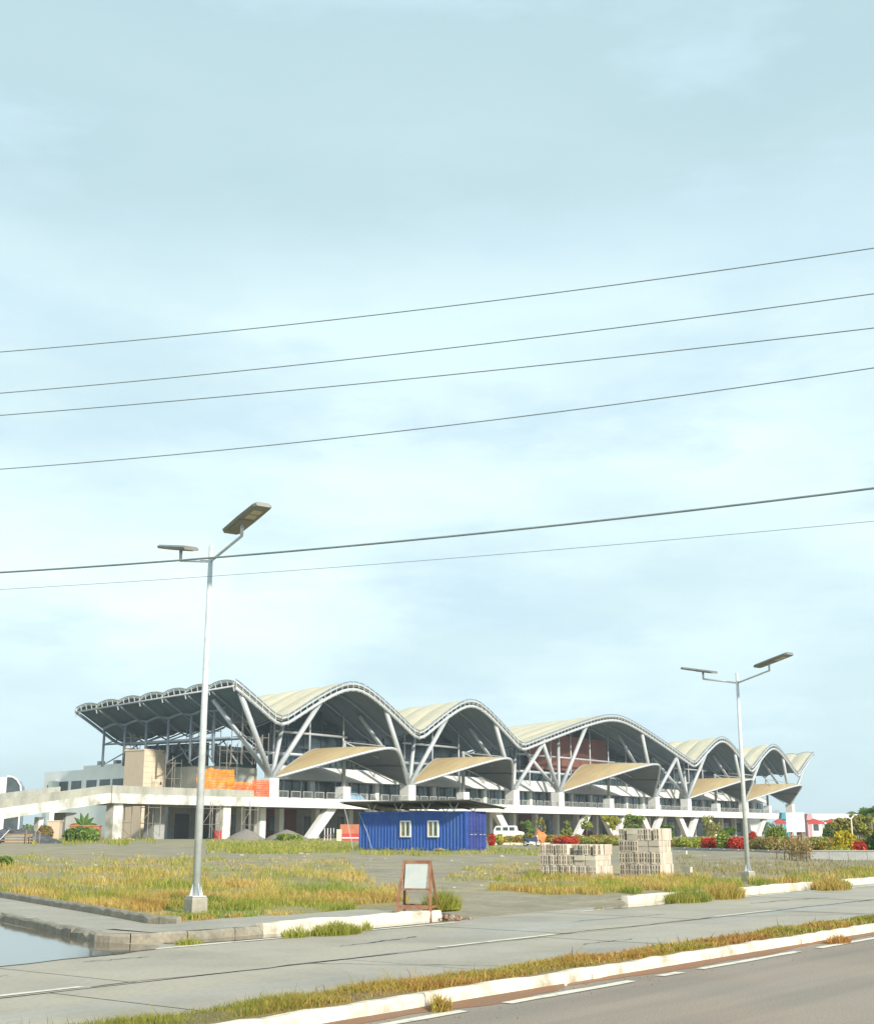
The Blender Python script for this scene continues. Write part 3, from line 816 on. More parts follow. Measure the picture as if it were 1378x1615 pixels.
# ------------------------------------------------------------------ elevated driveway in front of it
deck = thing('elevated_driveway', 'white elevated driveway on splayed legs along the terminal front', 'driveway', T(0, 0, 0), TR)
MB().box(-4, 203, 0.35, 13, Z_DB, Z_DECK - 0.02).build('deck_slab', M_gcon, deck)
s = -4.0
while s < 202.9:
    b = min(s + 11.5, 203)
    MB().box(s + 0.02, b - 0.02, 0.0, 0.34, Z_DB - 0.05, Z_DECK + 0.12).build('deck_fascia', M_white, deck)
    s = b
MB().box(-30, -4.02, 0.35, 13, Z_DB, Z_DECK - 0.02).build('deck_slab', M_gcon, deck)
for a, b in ((-30, -21.3), (-21.28, -12.6), (-12.58, -4.03)):
    MB().box(a, b - 0.02, 0.0, 0.34, Z_DB - 0.05, Z_DECK - 0.05).build('deck_fascia', M_wcon, deck)
    MB().box(a, b - 0.02, 0.04, 0.30, Z_DECK - 0.045, 7.45).build('parapet', M_con, deck)
def leg(st, sb, w=0.9, th=2.2):
    zb = 0.62
    MB().prism([(st - th / 2, Z_DB - 0.02), (st + th / 2, Z_DB - 0.02), (sb + th / 2, zb), (sb - th / 2, zb)], w, w + 0.9).build('splayed_leg', M_white, deck)
for st, sb in ((14.6, 9.6), (61.8, 66.4), (24.5, 28.5), (33.5, 29.5), (44, 47.5), (52, 48.5), (96.4, 91.2), (103.6, 108.0), (113.0, 108.8), (121.0, 125.2), (130.4, 126.0),
               (140.3, 144.6), (149.6, 145.4), (156.4, 160.8), (193.0, 187.6)):
    leg(st, sb)
for s_, m in ((-29.2, M_wcon), (-9.6, M_wcon)):
    MB().box(s_, s_ + 1.5, 0.5, 1.9, 0.6, Z_DB - 0.02).build('deck_pier', m, deck)
MB().box(-18.5, -16.6, 4.5, 6.5, 0.6, Z_DB - 0.02).build('deck_pier', M_gcon, deck)
MB().box(1.2, 2.4, 3.5, 4.7, 0.6, Z_DB - 0.02).build('deck_pier', M_bwhite, deck)
for p in PED:
    MB().box(p - 0.95, p + 0.95, 0.4, 2.3, Z_DECK - 0.02 if p < 203 else 0.6, 9.35).build('pedestal', M_white, deck)
# railing panels: one mesh shared by all
rl = MB()
for x in (0.04, 2.06): rl.bar((x, 0, 0), (x, 0, 1.15), 0.09)
for z in (0.2, 1.11): rl.bar((0.04, 0, z), (2.06, 0, z), 0.08)
for k in range(1, 7): rl.bar((0.04 + k * 0.289, 0, 0.2), (0.04 + k * 0.289, 0, 1.11), 0.03)
rl_me = rl.mesh('railing', mat('railing_grey', (0.46, 0.46, 0.44), 0.5, var=0.1))
s = -3.6
while s < 201:
    o = link('railing', rl_me, deck, (s, 0.62, Z_DECK - 0.02)); s += 2.72

# entrance canopies
def canopy(s0, s1, label, zt=14.2, fw=9.0, bw=5.0):
    L_ = s1 - s0
    c = thing('entrance_canopy', label, 'canopy', T(s0, 0, 0), TR, 'tan canopies over the departure doors')
    zp = 9.45; NX, NY = 36, 8
    def pt(t, u, dz):
        k = 1 - (math.sqrt((2 * t - 1) ** 2 + 0.02) - 0.1414) / (1.01 - 0.1414)
        yf, yb = 1.0 - fw * k, 1.3 + bw * k
        a = abs(2 * t - 1); gg = (math.sqrt(a * a + 0.03) - math.sqrt(0.03)) / (math.sqrt(1.03) - math.sqrt(0.03))
        z = zt - (zt - zp) * gg
        z += 0.2 * k * math.sin(math.pi * u) + 0.3 * k * u
        return (0.7 + (L_ - 1.4) * t, yf + (yb - yf) * u, z + dz)
    MB().grid([[pt(i / NX, j / NY, 0.16) for j in range(NY + 1)] for i in range(NX + 1)]).build('canopy_sheet', M_canopy, c)
    MB().grid([[pt(i / NX, j / NY, -0.14) for j in range(NY + 1)] for i in range(NX + 1)], flip=True).build('canopy_soffit', M_csoff, c)
    for u in (0, 1):
        MB().tube([pt(i / NX, u, 0.0) for i in range(NX + 1)], 0.22, 7).build('canopy_rim', M_steel, c, smooth=True)
    for t in (0.25, 0.5, 0.75):
        MB().tube([pt(t, u / 6, -0.32) for u in range(7)], 0.10, 5).build('canopy_rib', M_mull, c, smooth=True)
    mx = L_ * 0.5
    MB().box(mx - 0.9, mx + 0.9, 0.6, 2.2, Z_DECK - 0.02, 8.6).build('mast_base', M_bwhite, c)
    MB().tube([(mx, 1.3, 8.6), (mx, 1.3, 15.7)], 0.32, 8).build('mast', M_gcon, c, smooth=True)
    MB().tube([(mx, 1.3, 15.5), (mx + 0.2, -6.6, zt + 0.35)], 0.09, 5).build('stay', M_steel, c)
    MB().tube([(mx, 1.3, 15.5), (mx + 5.2, -1.5, 13.2)], 0.09, 5).build('stay', M_steel, c)
    MB().tube([(mx, 1.3, 15.5), (mx - 4.2, -1.5, 13.4)], 0.09, 5).build('stay', M_steel, c)
    # light lattice arch under the back edge
    MB().tube([pt(i / NX, 0.85, -0.75) for i in range(3, NX - 2)], 0.10, 5).build('canopy_truss', M_steel, c, smooth=True)
    return c
canopy(0.6, 34.6, 'tan arched canopy beside the orange netting, nearest of the five')
canopy(34.6, 67.6, 'tan arched canopy directly above the blue container roof')
canopy(84.5, 127.5, 'widest tan arched canopy under the tall middle roof wave', zt=15.4, fw=11)
canopy(144.6, 179.5, 'tan arched canopy just left of the right street lamp pole')
canopy(179.5, 213.0, 'tan arched canopy at the far right end of terminal', zt=13.8)

# street lamp on the deck, blue tarpaulin, netting
dl = thing('deck_lamp', 'thin white lamp post standing on the elevated driveway behind railing', 'lamp post', T(50.5, -0.0, Z_DECK) + TV * 1.6, TR)
MB().tube([(0, 0, 0), (0, 0, 5.0)], 0.12, 6).build('pole', M_steel, dl)
MB().box(-0.9, 0.9, -0.12, 0.12, 4.9, 5.05).build('lamp_arm', M_steel, dl)
def net(name, s0, s1, w, z0, z1, m, label, amp=0.25, seed=0):
    G = []
    for i in range(41):
        u = i / 40; row = []
        for j in range(9):
            v = j / 8
            n = mnoise.noise(Vector((u * 9 + seed, v * 3, seed)))
            row.append(T(s0 + (s1 - s0) * u, w + amp * n, z0 + (z1 - z0) * v * (1 + 0.12 * mnoise.noise(Vector((u * 7, seed, 0))))))
        G.append(row)
    # an open mesh: strands both ways
    mb = MB()
    for i in range(40):
        for j in range(8):
            a, b, c, d = G[i][j], G[i + 1][j], G[i + 1][j + 1], G[i][j + 1]
            ce = (a + b + c + d) / 4; k = 0.48
            q = [ce + (p - ce) * k for p in (a, b, c, d)]
            for p, p2, qq, q2 in ((a, b, q[0], q[1]), (b, c, q[1], q[2]), (c, d, q[2], q[3]), (d, a, q[3], q[0])):
                mb.add([p, p2, q2, qq], [(0, 1, 2, 3)])
    return tag(mb.build(name, m), label, 'net')
net('safety_net', -14.5, -7.2, 0.9, 7.35, 10.2, M_orange, 'bright orange safety net hung above the grey parapet', seed=1)
net('safety_net', -9.0, -4.0, 0.7, 7.0, 8.6, M_orange, 'small orange net sagging beside the red netting', seed=5)
net('safety_net', -4.0, 0.9, 0.45, 6.45, 9.0, M_rednet, 'red orange safety net draped over the first railing', seed=3)
net('safety_net', -7.6, -3.4, 0.2, 6.5, 8.2, M_rednet, 'red netting rolled along the end of the white deck', seed=9)
bt = MB(); G = []
for i in range(19):
    row = []
    for j in range(9):
        u, v = i / 18, j / 8
        e = math.sin(math.pi * u) ** 0.5 * math.sin(math.pi * v) ** 0.6
        row.append((u * 6.5, v * 2.2, e * (1.5 + 0.8 * mnoise.noise(Vector((u * 4, v * 3, 1))))))
    G.append(row)
bt.grid(G)
tag(bt.build('tarpaulin', M_btarp, loc=T(19.5, 3.0, Z_DECK - 0.02), rz=TR), 'light blue tarpaulin heaped on the deck under the first canopy', 'tarpaulin')

# ------------------------------------------------------------------ access ramp curving down on the left
ramp = thing('access_ramp', 'unfinished concrete ramp with white edge curving down to the left', 'ramp', (0, 0, 0))
pA, pB, pC = T(-30.2, 0.0), Vector((-50.5, 149.0, 0)), Vector((-62.0, 119.0, 0))
RP = []
for i in range(25):
    t = i / 24
    p = pA * (1 - t) ** 2 + pB * 2 * t * (1 - t) + pC * t * t
    d = ((pB - pA) * (1 - t) + (pC - pB) * t).normalized()
    RP.append((p, Vector((d.y, -d.x, 0)), 6.42 - 5.75 * (t ** 1.1)))
def ramp_band(off0, off1, z0, z1, i0, i1, nm, m):
    G = []
    for p, n, z in RP[i0:i1 + 1]:
        nn = n if n.dot(TV) > 0 else -n
        G.append([p + nn * a + Vector((0, 0, z + b)) for a, b in ((off0, z0), (off0, z1), (off1, z1), (off1, z0), (off0, z0))])
    mb = MB().grid(G)
    mb.f += [(0, 1, 2, 3), tuple((i1 - i0) * 5 + k for k in (3, 2, 1, 0))]; mb.m += [0, 0]
    mb.build(nm, m, ramp)
for a, b in ((0, 6), (6, 12), (12, 18), (18, 24)):
    ramp_band(0.0, 0.34, -1.15, 0.06, a, b, 'ramp_edge', M_wcon)
    ramp_band(0.05, 0.30, 0.065, 1.05, a, b, 'parapet', M_con)
ramp_band(0.35, 9.0, -1.0, 0.0, 0, 24, 'ramp_slab', M_gcon)
ramp_band(8.7, 9.05, 0.01, 1.0, 0, 24, 'parapet', M_con)
def pier(x, D, y_top, w, d, m, rz=TR):
    p = at(x, 1314, D); zt = at(x, y_top, D).z
    MB().box(-w / 2, w / 2, -d / 2, d / 2, -0.3, zt - 0.6).build('ramp_pier', m, ramp, loc=(p.x, p.y, 0.6), rz=rz)
pier(101, 163, 1282, 1.6, 2.2, M_gcon)
pier(60, 158, 1289, 0.7, 0.8, M_wcon)

# ------------------------------------------------------------------ buildings left of the terminal
tb = thing('stair_tower', 'square beige tiled tower at the left end of terminal', 'tower', T(-6.4, 20.4, 0.6), TR)
MB().box(0, 4.4, 0, 4.2, 0, 13.1).build('tower_core', M_tan, tb)
for k in range(16):
    MB().box(0.02, 4.38, -0.05, 0.0, k * 0.82 + 0.02, k * 0.82 + 0.80).build('sunlit_wall_tile', M_tan2, tb)  # front courses paler than the core: the sunlit side put into the colour
MB().box(-0.1, 4.5, -0.1, 4.3, 13.1, 13.3).build('coping', M_tan2, tb)
MB().box(-0.04, 0.0, 1.2, 3.4, 5.0, 5.25).build('vent', M_win, tb)
MB().box(3.4, 3.75, -0.07, -0.051, 8.1, 8.5).build('vent', M_win, tb)
p1 = at(192, 1314, 203.5)
wb = thing('service_wing', 'long low white wing with ribbon windows left of beige tower', 'building', (p1.x, p1.y, 0.6), R(135))
MB().box(0, 12.5, -9, 0, 0, 11.5).build('wall', M_bwhite, wb)
MB().box(12.5, 25, -9, -0.002, 0, 10.9).build('wall', M_bwhite, wb)
for a in (0.4, 4.2, 8.2, 12.9, 17.0):
    MB().box(a, a + 3.1, -0.05, 0.04, 7.6, 9.2).build('window', M_win, wb)
MB().box(21, 23.8, -0.05, 0.04, 7.5, 8.8).build('window', M_win, wb)
MB().box(19.8, 21.0, 0.0, 1.4, 0, 9.3).build('stair_box', M_bwhite, wb)
for a in (3.0, 6.1, 11): MB().box(a, a + 0.8, -3, -2, 11.5, 12.3).build('roof_unit', M_gcon, wb)
# small white house with an arched glazed front behind the ramp
p = at(3, 1314, 240)
fh = thing('white_house', 'white house with arched glazed bay behind the ramp', 'house', (p.x - 3.4, 240, 0.5), R(8))
MB().box(-4, 3.4, 0, 8, 0, 11.0).build('wall', M_white, fh)
MB().box(0.6, 1.8, -0.06, 0.02, 7.8, 9.4).build('window', M_win, fh)
MB().box(-4, 1.4, -0.3, 6, 11.0, 11.3).build('roof', M_gcon, fh)
MB().box(-0.3, 1.2, 1, 3, 11.3, 12.6).build('water_tank', M_white, fh)
MB().prism([(3.42, 0.0), (6.0, 0.0), (6.0, 8.2), (5.8, 9.4), (5.2, 10.4), (4.4, 10.9), (3.42, 11.0)], 0.3, 5).build('glazed_bay', M_win, fh)
MB().tube([(6.05, 0.2, 0), (6.05, 0.2, 8.2), (5.85, 0.2, 9.5), (5.2, 0.2, 10.5), (4.4, 0.2, 11.05), (3.4, 0.2, 11.15)], 0.16, 6).build('bay_frame', M_white, fh)
MB().box(3.42, 6.0, 0.22, 0.32, 7.0, 7.3).build('bay_frame', M_white, fh)

# ------------------------------------------------------------------ street lamps
def street_lamp(x, y, label, height=7.05):
    p = gp(x, y)
    t = thing('street_lamp', label, 'street lamp', p, 0, 'twin-arm solar street lamps')
    b = MB()
    G = []
    for z, k in ((-0.15, 0.165), (0.25, 0.16), (0.29, 0.15), (0.295, 0.0)):
        G.append([(k * sx, k * sy, z) for sx, sy in ((-1, -1), (1, -1), (1, 1), (-1, 1), (-1, -1))])
    b.grid(G, flip=True)
    o = b.build('concrete_base', M_walk, t); o.rotation_euler = (0, 0, R(38))
    MB().tube([(0, 0, 0.29), (0, 0, height)], 0.080, 14, r2=0.046).build('pole', M_galv, t, smooth=True)
    o = MB().box(-0.14, 0.14, -0.14, 0.14, 0.296, 0.32).build('base_plate', M_galv, t); o.rotation_euler = (0, 0, R(38))
    for k in range(4):
        o = MB().prism([(0.07, 0.32), (0.145, 0.32), (0.07, 0.56)], -0.008, 0.008).build('gusset', M_steel, t)
        o.rotation_euler = (0, 0, R(38 + 90 * k))
    for k, az in enumerate((145, 325)):
        d = Vector((math.sin(R(az)), math.cos(R(az)), 0)); za = height - 0.32
        e = d * (1.35 + 0.12 * k) + Vector((0, 0, za + 0.26))
        arm = MB().tube([d * 0.04 + Vector((0, 0, za)), e, e + Vector((0, 0, 0.02))], 0.028, 8).build('arm', M_galv, t, smooth=True)
        MB().tube([e + Vector((0, 0, -0.01)), e + Vector((0, 0, 0.24))], 0.03, 8, r2=0.038).build('stub', M_galv, arm, smooth=True)
        # lamp head: slab with rounded outer edges, tilted up outwards
        hd = link('lamp_head', None, t)
        hw, hl, th = 0.22, 0.70, 0.042
        prof = [(-hw, 0.0), (-hw * 0.86, -th), (hw * 0.86, -th), (hw, 0.0), (hw * 0.75, th * 0.9), (-hw * 0.75, th * 0.9)]
        n = len(prof); m = MB()
        ys = [(-hl, 0.72), (-hl * 0.9, 0.94), (0, 1.0), (hl * 0.9, 0.94), (hl, 0.72)]
        m.grid([[(px * s_, yy, pz) for px, pz in prof + prof[:1]] for yy, s_ in ys])
        m.f += [tuple(range(n)), tuple(4 * (n + 1) + i for i in range(n - 1, -1, -1))]; m.m += [0, 0]
        me = m.mesh('lamp_casing', M_lampd)
        M_ = Matrix.Translation(e + Vector((0, 0, 0.28)) + d * 0.18 + Vector((0, 0, 0.03))) @ Matrix.Rotation(-R(az), 4, 'Z') @ Matrix.Rotation(R(11), 4, 'X')
        bpy.data.objects.remove(hd)
        c = link('lamp_head', me, t); c.matrix_local = M_
        for yy in (0.18, 0.40):
            l = MB().box(-0.10, 0.10, yy - 0.085, yy + 0.085, -th - 0.006, -th + 0.004).build('led_panel', M_led, c)
        MB().box(-0.14, 0.14, -0.5, 0.02, -th - 0.012, -th + 0.002).build('battery_cover', M_lampd, c)
    return t
street_lamp(308, 1441, 'tall galvanised lamp post with two arms in left foreground grass')
street_lamp(1180, 1391, 'galvanised twin-arm lamp post beside the right-hand white kerb', 6.5)

# ------------------------------------------------------------------ overhead cables
def cable(yl, ym, yr, rad, label):
    az = R(-70); d = Vector((math.sin(az), math.cos(az), 0))
    c0 = Vector((0, 20.0, 0))
    def onplane(x, y):
        v = Vector(ray(x, y)); n = Vector((d.y, -d.x, 0))
        t = c0.dot(n) / v.dot(n)
        return Vector((0, 0, CAM_H)) + v * t
    A, B, C = onplane(0, yl), onplane(689, ym), onplane(1378, yr)
    def s_of(p): return (p - c0).dot(d)
    xs, zs = [s_of(p) for p in (A, B, C)], [p.z for p in (A, B, C)]
    co = np.polyfit(xs, zs, 2)
    co[0] = max(co[0], 0.0012)
    # refit line through the outer points with that sag
    a1 = ((zs[0] - zs[2]) - co[0] * (xs[0] ** 2 - xs[2] ** 2)) / (xs[0] - xs[2]); a0 = zs[0] - co[0] * xs[0] ** 2 - a1 * xs[0]
    pts = []
    for i in range(61):
        s = xs[2] - 22 + (xs[0] - xs[2] + 44) * i / 60
        p = c0 + d * s; pts.append((p.x, p.y, a0 + a1 * s + co[0] * s * s))
    return tag(MB().tube(pts, rad, 6).build('overhead_cable', M_wire, smooth=True), label, 'cable', 'overhead cables')
cable(555, 485, 391, 0.0085, 'thin overhead cable, topmost of the six crossing the sky')
cable(620, 551, 463, 0.0085, 'thin overhead cable, second from the top')
cable(655, 593, 517, 0.0085, 'thin overhead cable, third from the top')
cable(740, 673, 580, 0.0085, 'thin overhead cable, fourth from the top')
cable(903, 848, 770, 0.017, 'thickest overhead cable, passing just below the left lamp heads')
cable(930, 882, 822, 0.0042, 'faint thin cable, lowest of the six in the sky')

# ------------------------------------------------------------------ blue site container with its shade roof
C0 = at(735, 1343, 88.0); C0.z = lot_z(C0.x, C0.y)
CL, CWD, CH = 9.0, 2.44, 2.62
ct = thing('site_container', 'blue corrugated site container with two white windows and flat shade roof', 'container', (C0.x, C0.y, C0.z - 0.02), TR)
def corrugated(n, length, horizontal_axis, fixed, z0, z1, m, name, out=-1):
    pts = []
    for i in range(n):
        a = length * i / n; p = length / n
        for f, dd in ((0.0, 0.0), (0.32, 0.0), (0.5, 0.045), (0.82, 0.045)):
            pts.append((a + f * p, dd))
    pts.append((length, 0.0))
    G = []
    for a, dd in pts:
        if horizontal_axis == 'y': G.append([(fixed - out * -dd * -1 if False else fixed + dd, a, z) for z in (z0, z1)])
        else: G.append([(a, fixed + dd, z) for z in (z0, z1)])
    return MB().grid(G, flip=(horizontal_axis == 'x')).build(name, m, ct)
corrugated(32, CL - 0.24, 'y', 0.02, 0.16, CH - 0.12, M_blue, 'side_wall').location = (0, 0.12, 0)
corrugated(32, CL - 0.24, 'y', CWD - 0.06, 0.16, CH - 0.12, M_blue, 'side_wall').location = (0, 0.12, 0)
corrugated(8, CWD - 0.2, 'x', CL - 0.06, 0.16, CH - 0.12, M_blue, 'end_wall').location = (0.1, 0, 0)
MB().box(0.02, CWD - 0.02, 0.02, CL - 0.02, CH - 0.08, CH - 0.02).build('roof', M_blue, ct)
MB().box(0.05, CWD - 0.05, 0.1, CL - 0.1, 0.05, 0.15).build('floor', M_mull, ct)
for x in (0, CWD - 0.12):
    for y in (0, CL - 0.12): MB().box(x, x + 0.12, y, y + 0.12, 0, CH).build('corner_post', M_blue, ct)
    for z in (0.0, CH - 0.12): MB().box(x, x + 0.10, 0.12, CL - 0.12, z + 0.002, z + 0.118).build('side_rail', M_blue, ct)
for i, x in enumerate((0.13, CWD / 2 + 0.015)):
    w = CWD / 2 - 0.145
    dr = MB().box(x, x + w, 0.02, 0.07, 0.14, CH - 0.14).build('door', M_bluedoor, ct)
    for z in (0.25, 0.98, 1.32, 1.62, 2.32):
        MB().box(x + 0.06, x + w - 0.06, -0.012, 0.02, z, z + 0.10).build('door_rib', M_bluedoor, dr)
    for k in (0.30, 0.72):
        MB().tube([(x + w * k, -0.045, 0.08), (x + w * k, -0.045, CH - 0.06)], 0.022, 6).build('lock_rod', M_bluedoor, dr)
        MB().box(x + w * k - 0.03, x + w * k + 0.22, -0.085, -0.05, 1.08, 1.12).build('lock_handle', M_steel, dr)
MB().box(CWD / 2 - 0.012, CWD / 2 + 0.012, 0.0, 0.018, 0.13, CH - 0.13).build('door_seal', M_black, ct)
for z in (0.002, CH - 0.12): MB().box(0.12, CWD - 0.12, 0.01, 0.10, z, z + 0.118).build('end_rail', M_bluedoor, ct)
for yc in (2.65, 4.95):
    wn_ = MB()
    y0, y1, z0, z1 = yc - 0.45, yc + 0.45, 0.92, 2.02
    for a, b, c, d in ((y0, y1, z0, z0 + 0.09), (y0, y1, z1 - 0.09, z1), (y0, y0 + 0.11, z0 + 0.09, z1 - 0.09), (y1 - 0.09, y1, z0 + 0.09, z1 - 0.09), (yc - 0.05, yc + 0.05, z0 + 0.09, z1 - 0.09)):
        wn_.box(-0.06, 0.05, a, b, c, d)
    wo = wn_.build('window', M_white, ct)
    MB().box(-0.02, 0.03, y0 + 0.08, yc, z0 + 0.08, z1 - 0.08).build('pane', mat('green_pane', (0.10, 0.17, 0.12), 0.15, var=.4, scale=2), wo)
    MB().box(-0.012, 0.03, yc, y1 - 0.08, z0 + 0.08, z1 - 0.08).build('pane', mat('beige_pane', (0.28, 0.25, 0.16), 0.2, var=.4, scale=2), wo)
# shade roof
def sr(x): return 3.28 - 0.10 * (x + 1.0)
M_under = mat('shade_roof_sheet', (0.17, 0.17, 0.15), 0.6, var=0.15, scale=0.8)
rf = MB().add([(-1.0, -1.0, sr(-1)), (3.5, -1.0, sr(3.5)), (3.5, 10.0, sr(3.5)), (-1.0, 10.0, sr(-1)),
               (-1.0, -1.0, sr(-1) + .06), (3.5, -1.0, sr(3.5) + .06), (3.5, 10.0, sr(3.5) + .06), (-1.0, 10.0, sr(-1) + .06)],
              [(3, 2, 1, 0), (4, 5, 6, 7), (0, 1, 5, 4), (1, 2, 6, 5), (2, 3, 7, 6), (3, 0, 4, 7)]).build('shade_roof', M_under, ct)
for y in (-0.8, 2.0, 4.6, 7.2, 9.8):
    MB().bar((-0.95, y, sr(-0.95) - 0.05), (3.45, y, sr(3.45) - 0.05), 0.06, 0.08).build('rafter', M_mull, rf)
for y in (1.0, 3.3, 5.6, 7.9):
    for x in (0.06, CWD - 0.06):
        for dy in (-0.38, 0.38):
            MB().bar((x, y, CH - 0.01), (x, y + dy, sr(x) - 0.01), 0.045).build('roof_prop', M_galv, rf)
MB().tube([(-1.0, 9.7, sr(-1)), (-0.6, 9.6, 2.2), (-0.35, 9.2, 0.0)], 0.025, 5).build('guy_rope', M_steel, rf)
MB().tube([(-0.02, 9.0, CH), (-0.06, 8.2, 1.2), (-0.25, 7.6, 0.0)], 0.02, 5).build('guy_rope', M_steel, rf)

# ------------------------------------------------------------------ stacks of hollow concrete blocks
def block_mesh(name, m):
    """hollow block stood on end: two cells through its thickness direction (y)"""
    lx, ly, lz = 0.098, 0.19, 0.39         # thickness, depth, standing height
    b = MB()
    x0, x1, y0, y1, z0, z1 = 0, lx, 0, ly, 0, lz
    hz = ((0.05, 0.175), (0.215, 0.34)); hx = (0.026, 0.072)
    # front and back faces (y) as frames round the cells
    for y, fl in ((y0, False), (y1, True)):
        vs, fs = [], []
        xs = [x0, hx[0], hx[1], x1]; zs = [z0, hz[0][0], hz[0][1], hz[1][0], hz[1][1], z1]
        for z in zs:
            for x in xs: vs.append((x, y, z))
        for j in range(5):
            for i in range(3):
                if i == 1 and j in (1, 3): continue
                f = (j * 4 + i, j * 4 + i + 1, (j + 1) * 4 + i + 1, (j + 1) * 4 + i)
                fs.append(f[::-1] if fl else f)
        b.add(vs, fs)
    for a, c in hz:
        v = [(x, y, z) for y in (y0, y1) for x, z in ((hx[0], a), (hx[1], a), (hx[1], c), (hx[0], c))]
        b.add(v, [(0, 1, 5, 4), (1, 2, 6, 5), (2, 3, 7, 6), (3, 0, 4, 7)])
    v = [(x, y, z) for y in (y0, y1) for x, z in ((x0, z0), (x1, z0), (x1, z1), (x0, z1))]
    b.add(v, [(4, 5, 1, 0), (5, 6, 2, 1), (6, 7, 3, 2), (7, 4, 0, 3)])
    return b.mesh(name, m)
BLK = [block_mesh('concrete_block', M_block), block_mesh('concrete_block', M_block2)]
def stack(px, py, nw, nsx, nz, label, seed, drop=0.25, flat=0.15):
    g_ = random.Random(seed)
    p = gp(px, py)
    t = thing('block_stack', label, 'block stack', (p.x, p.y, p.z - 0.01), TR, 'stacks of hollow concrete blocks')
    # local x along the terminal front, local y away to the left
    laid = {(k, c) for k in range(nz - (1 if flat < .3 else 0)) for c in range(nw // 4) if g_.random() < flat}
    for k in range(nz):
        for c in range(nw // 4):
            if (k, c) not in laid: continue
            for x in ((0.0, 0.1, nsx * 0.205 - 0.21, nsx * 0.205 - 0.11) if 0 < c < nw // 4 - 1 else [0.103 * e for e in range(2 * nsx - 1)]):
                for lv in (0, 1):
                    o = link('concrete_block', BLK[0 if g_.random() < 0.6 else 1], t)
                    o.rotation_euler = (R(90), g_.uniform(-.02, .02), g_.uniform(-.04, .04))
                    o.location = (x + g_.uniform(-.03, .02), c * 0.416 + 0.40, k * 0.396 + lv * 0.196)
        for i in range(nsx):
            for j in range(nw):
                if (k, j // 4) in laid: continue
                outer = i == 0 or i == nsx - 1 or j == 0 or j == nw - 1 or k == nz - 1
                if not outer: continue
                if k == nz - 1 and g_.random() < drop * (0.4 + 1.2 * (j / nw)): continue
                o = link('concrete_block', BLK[0 if g_.random() < 0.6 else 1], t)
                # thickness runs along local y: block faces -x
                yy = j * 0.104 + g_.uniform(-0.012, 0.012)
                o.rotation_euler = (g_.uniform(-.035, .035), g_.uniform(-.03, .03), R(90) + g_.uniform(-.06, .06))
                o.location = (i * 0.205 + 0.19 + g_.uniform(-.03, .03), yy, k * 0.396)
    return t
stack(940, 1383, 21, 6, 3, 'low wide stack of hollow blocks left of the taller stack', 3).scale = (1, 1, 0.9)
stack(1042, 1383, 15, 5, 4, 'taller narrow stack of hollow blocks, right of the pair', 5, 0.12, 0.5)
for px, py, lab in ((1074, 1352, 'pale hollow block lying loose right of the taller stack'), (1076, 1381, 'hollow block lying in grass at the taller stack foot')):
    p = gp(px, py)
    o = link('loose_block', BLK[1], None, p + Vector((0, 0, 0.1))); o.rotation_euler = (R(90), 0.1, 0.6)
    tag(o, lab, 'block')

# ------------------------------------------------------------------ rusty A-frame barricade at the driveway
p = rq(20.15, 16.05)
bc = thing('barricade', 'rusty steel A-frame barricade with blank white panel on the kerb', 'barricade', (p.x, p.y, 0.0), R(-14))
HB = 1.06; wx, sp = 0.25, 0.34
for sx in (-1, 1):
    for sy in (-1, 1):
        # feet: the pair towards the lot stand on the kerb dirt
        MB().bar((sx * (wx + 0.10) , sy * sp, 0.02), (sx * wx, sy * 0.02, HB), 0.045).build('leg', M_rust, bc)
MB().bar((-wx - 0.03, 0, HB), (wx + 0.03, 0, HB), 0.055).build('top_bar', M_rust, bc)
for sy in (-1, 1):
    zb = 0.24; yy = sy * (sp - (sp - .02) * zb / HB)
    xx = wx + 0.10 - 0.10 * zb / HB
    MB().bar((-xx, yy, zb), (xx, yy, zb), 0.05, 0.07).build('foot_bar', M_rust, bc)
for sx in (-1, 1):
    zb = 0.24; yy = (sp - (sp - .02) * zb / HB); xx = wx + 0.10 - 0.10 * zb / HB
    MB().bar((sx * xx, -yy, zb), (sx * xx, yy, zb), 0.04).build('side_bar', M_rust, bc)
zb = 0.56; yy = -(sp - (sp - .02) * zb / HB)
MB().bar((-wx - .03, yy, zb), (wx + .03, yy, zb), 0.035).build('panel_rail', M_rust, bc)
pn = MB().add([(-wx + .04, yy - .012, zb + .02), (wx - .04, yy - .012, zb + .02), (wx - .03, -0.045, HB - .04), (-wx + .03, -0.045, HB - .04),
               (-wx + .04, yy + .0, zb + .02), (wx - .04, yy + .0, zb + .02), (wx - .03, -0.03, HB - .04), (-wx + .03, -0.03, HB - .04)],
              [(0, 1, 2, 3), (7, 6, 5, 4), (0, 4, 5, 1), (1, 5, 6, 2), (2, 6, 7, 3), (3, 7, 4, 0)]).build('panel', M_panel, bc)
def rock_mesh(seed):
    g_ = random.Random(seed); b = MB(); G = []
    for i in range(5):
        th = math.pi * i / 4; row = []
        for j in range(7):
            ph = 2 * math.pi * (j % 6) / 6
            k = 1 + 0.8 * mnoise.noise(Vector((math.cos(ph) * math.sin(th) * 2.5 + seed * 3.1, math.sin(ph) * math.sin(th) * 2.5, math.cos(th) * 2.5)))
            row.append((math.sin(th) * math.cos(ph) * k, math.sin(th) * math.sin(ph) * k, math.cos(th) * 0.5 * k))
        G.append(row)
    return b.grid(G, flip=True).mesh('rubble_piece', mat('rubble', (0.36, 0.27, 0.20), 0.9, scale=3, c2=(0.46, 0.40, 0.33), bump=.5) if seed % 3 else M_rust)
RK = [rock_mesh(i) for i in range(6)]
rb = thing('rubble_heap', 'small heap of broken rubble under the barricade', 'rubble', rq(20.5, 15.72, 0.0))
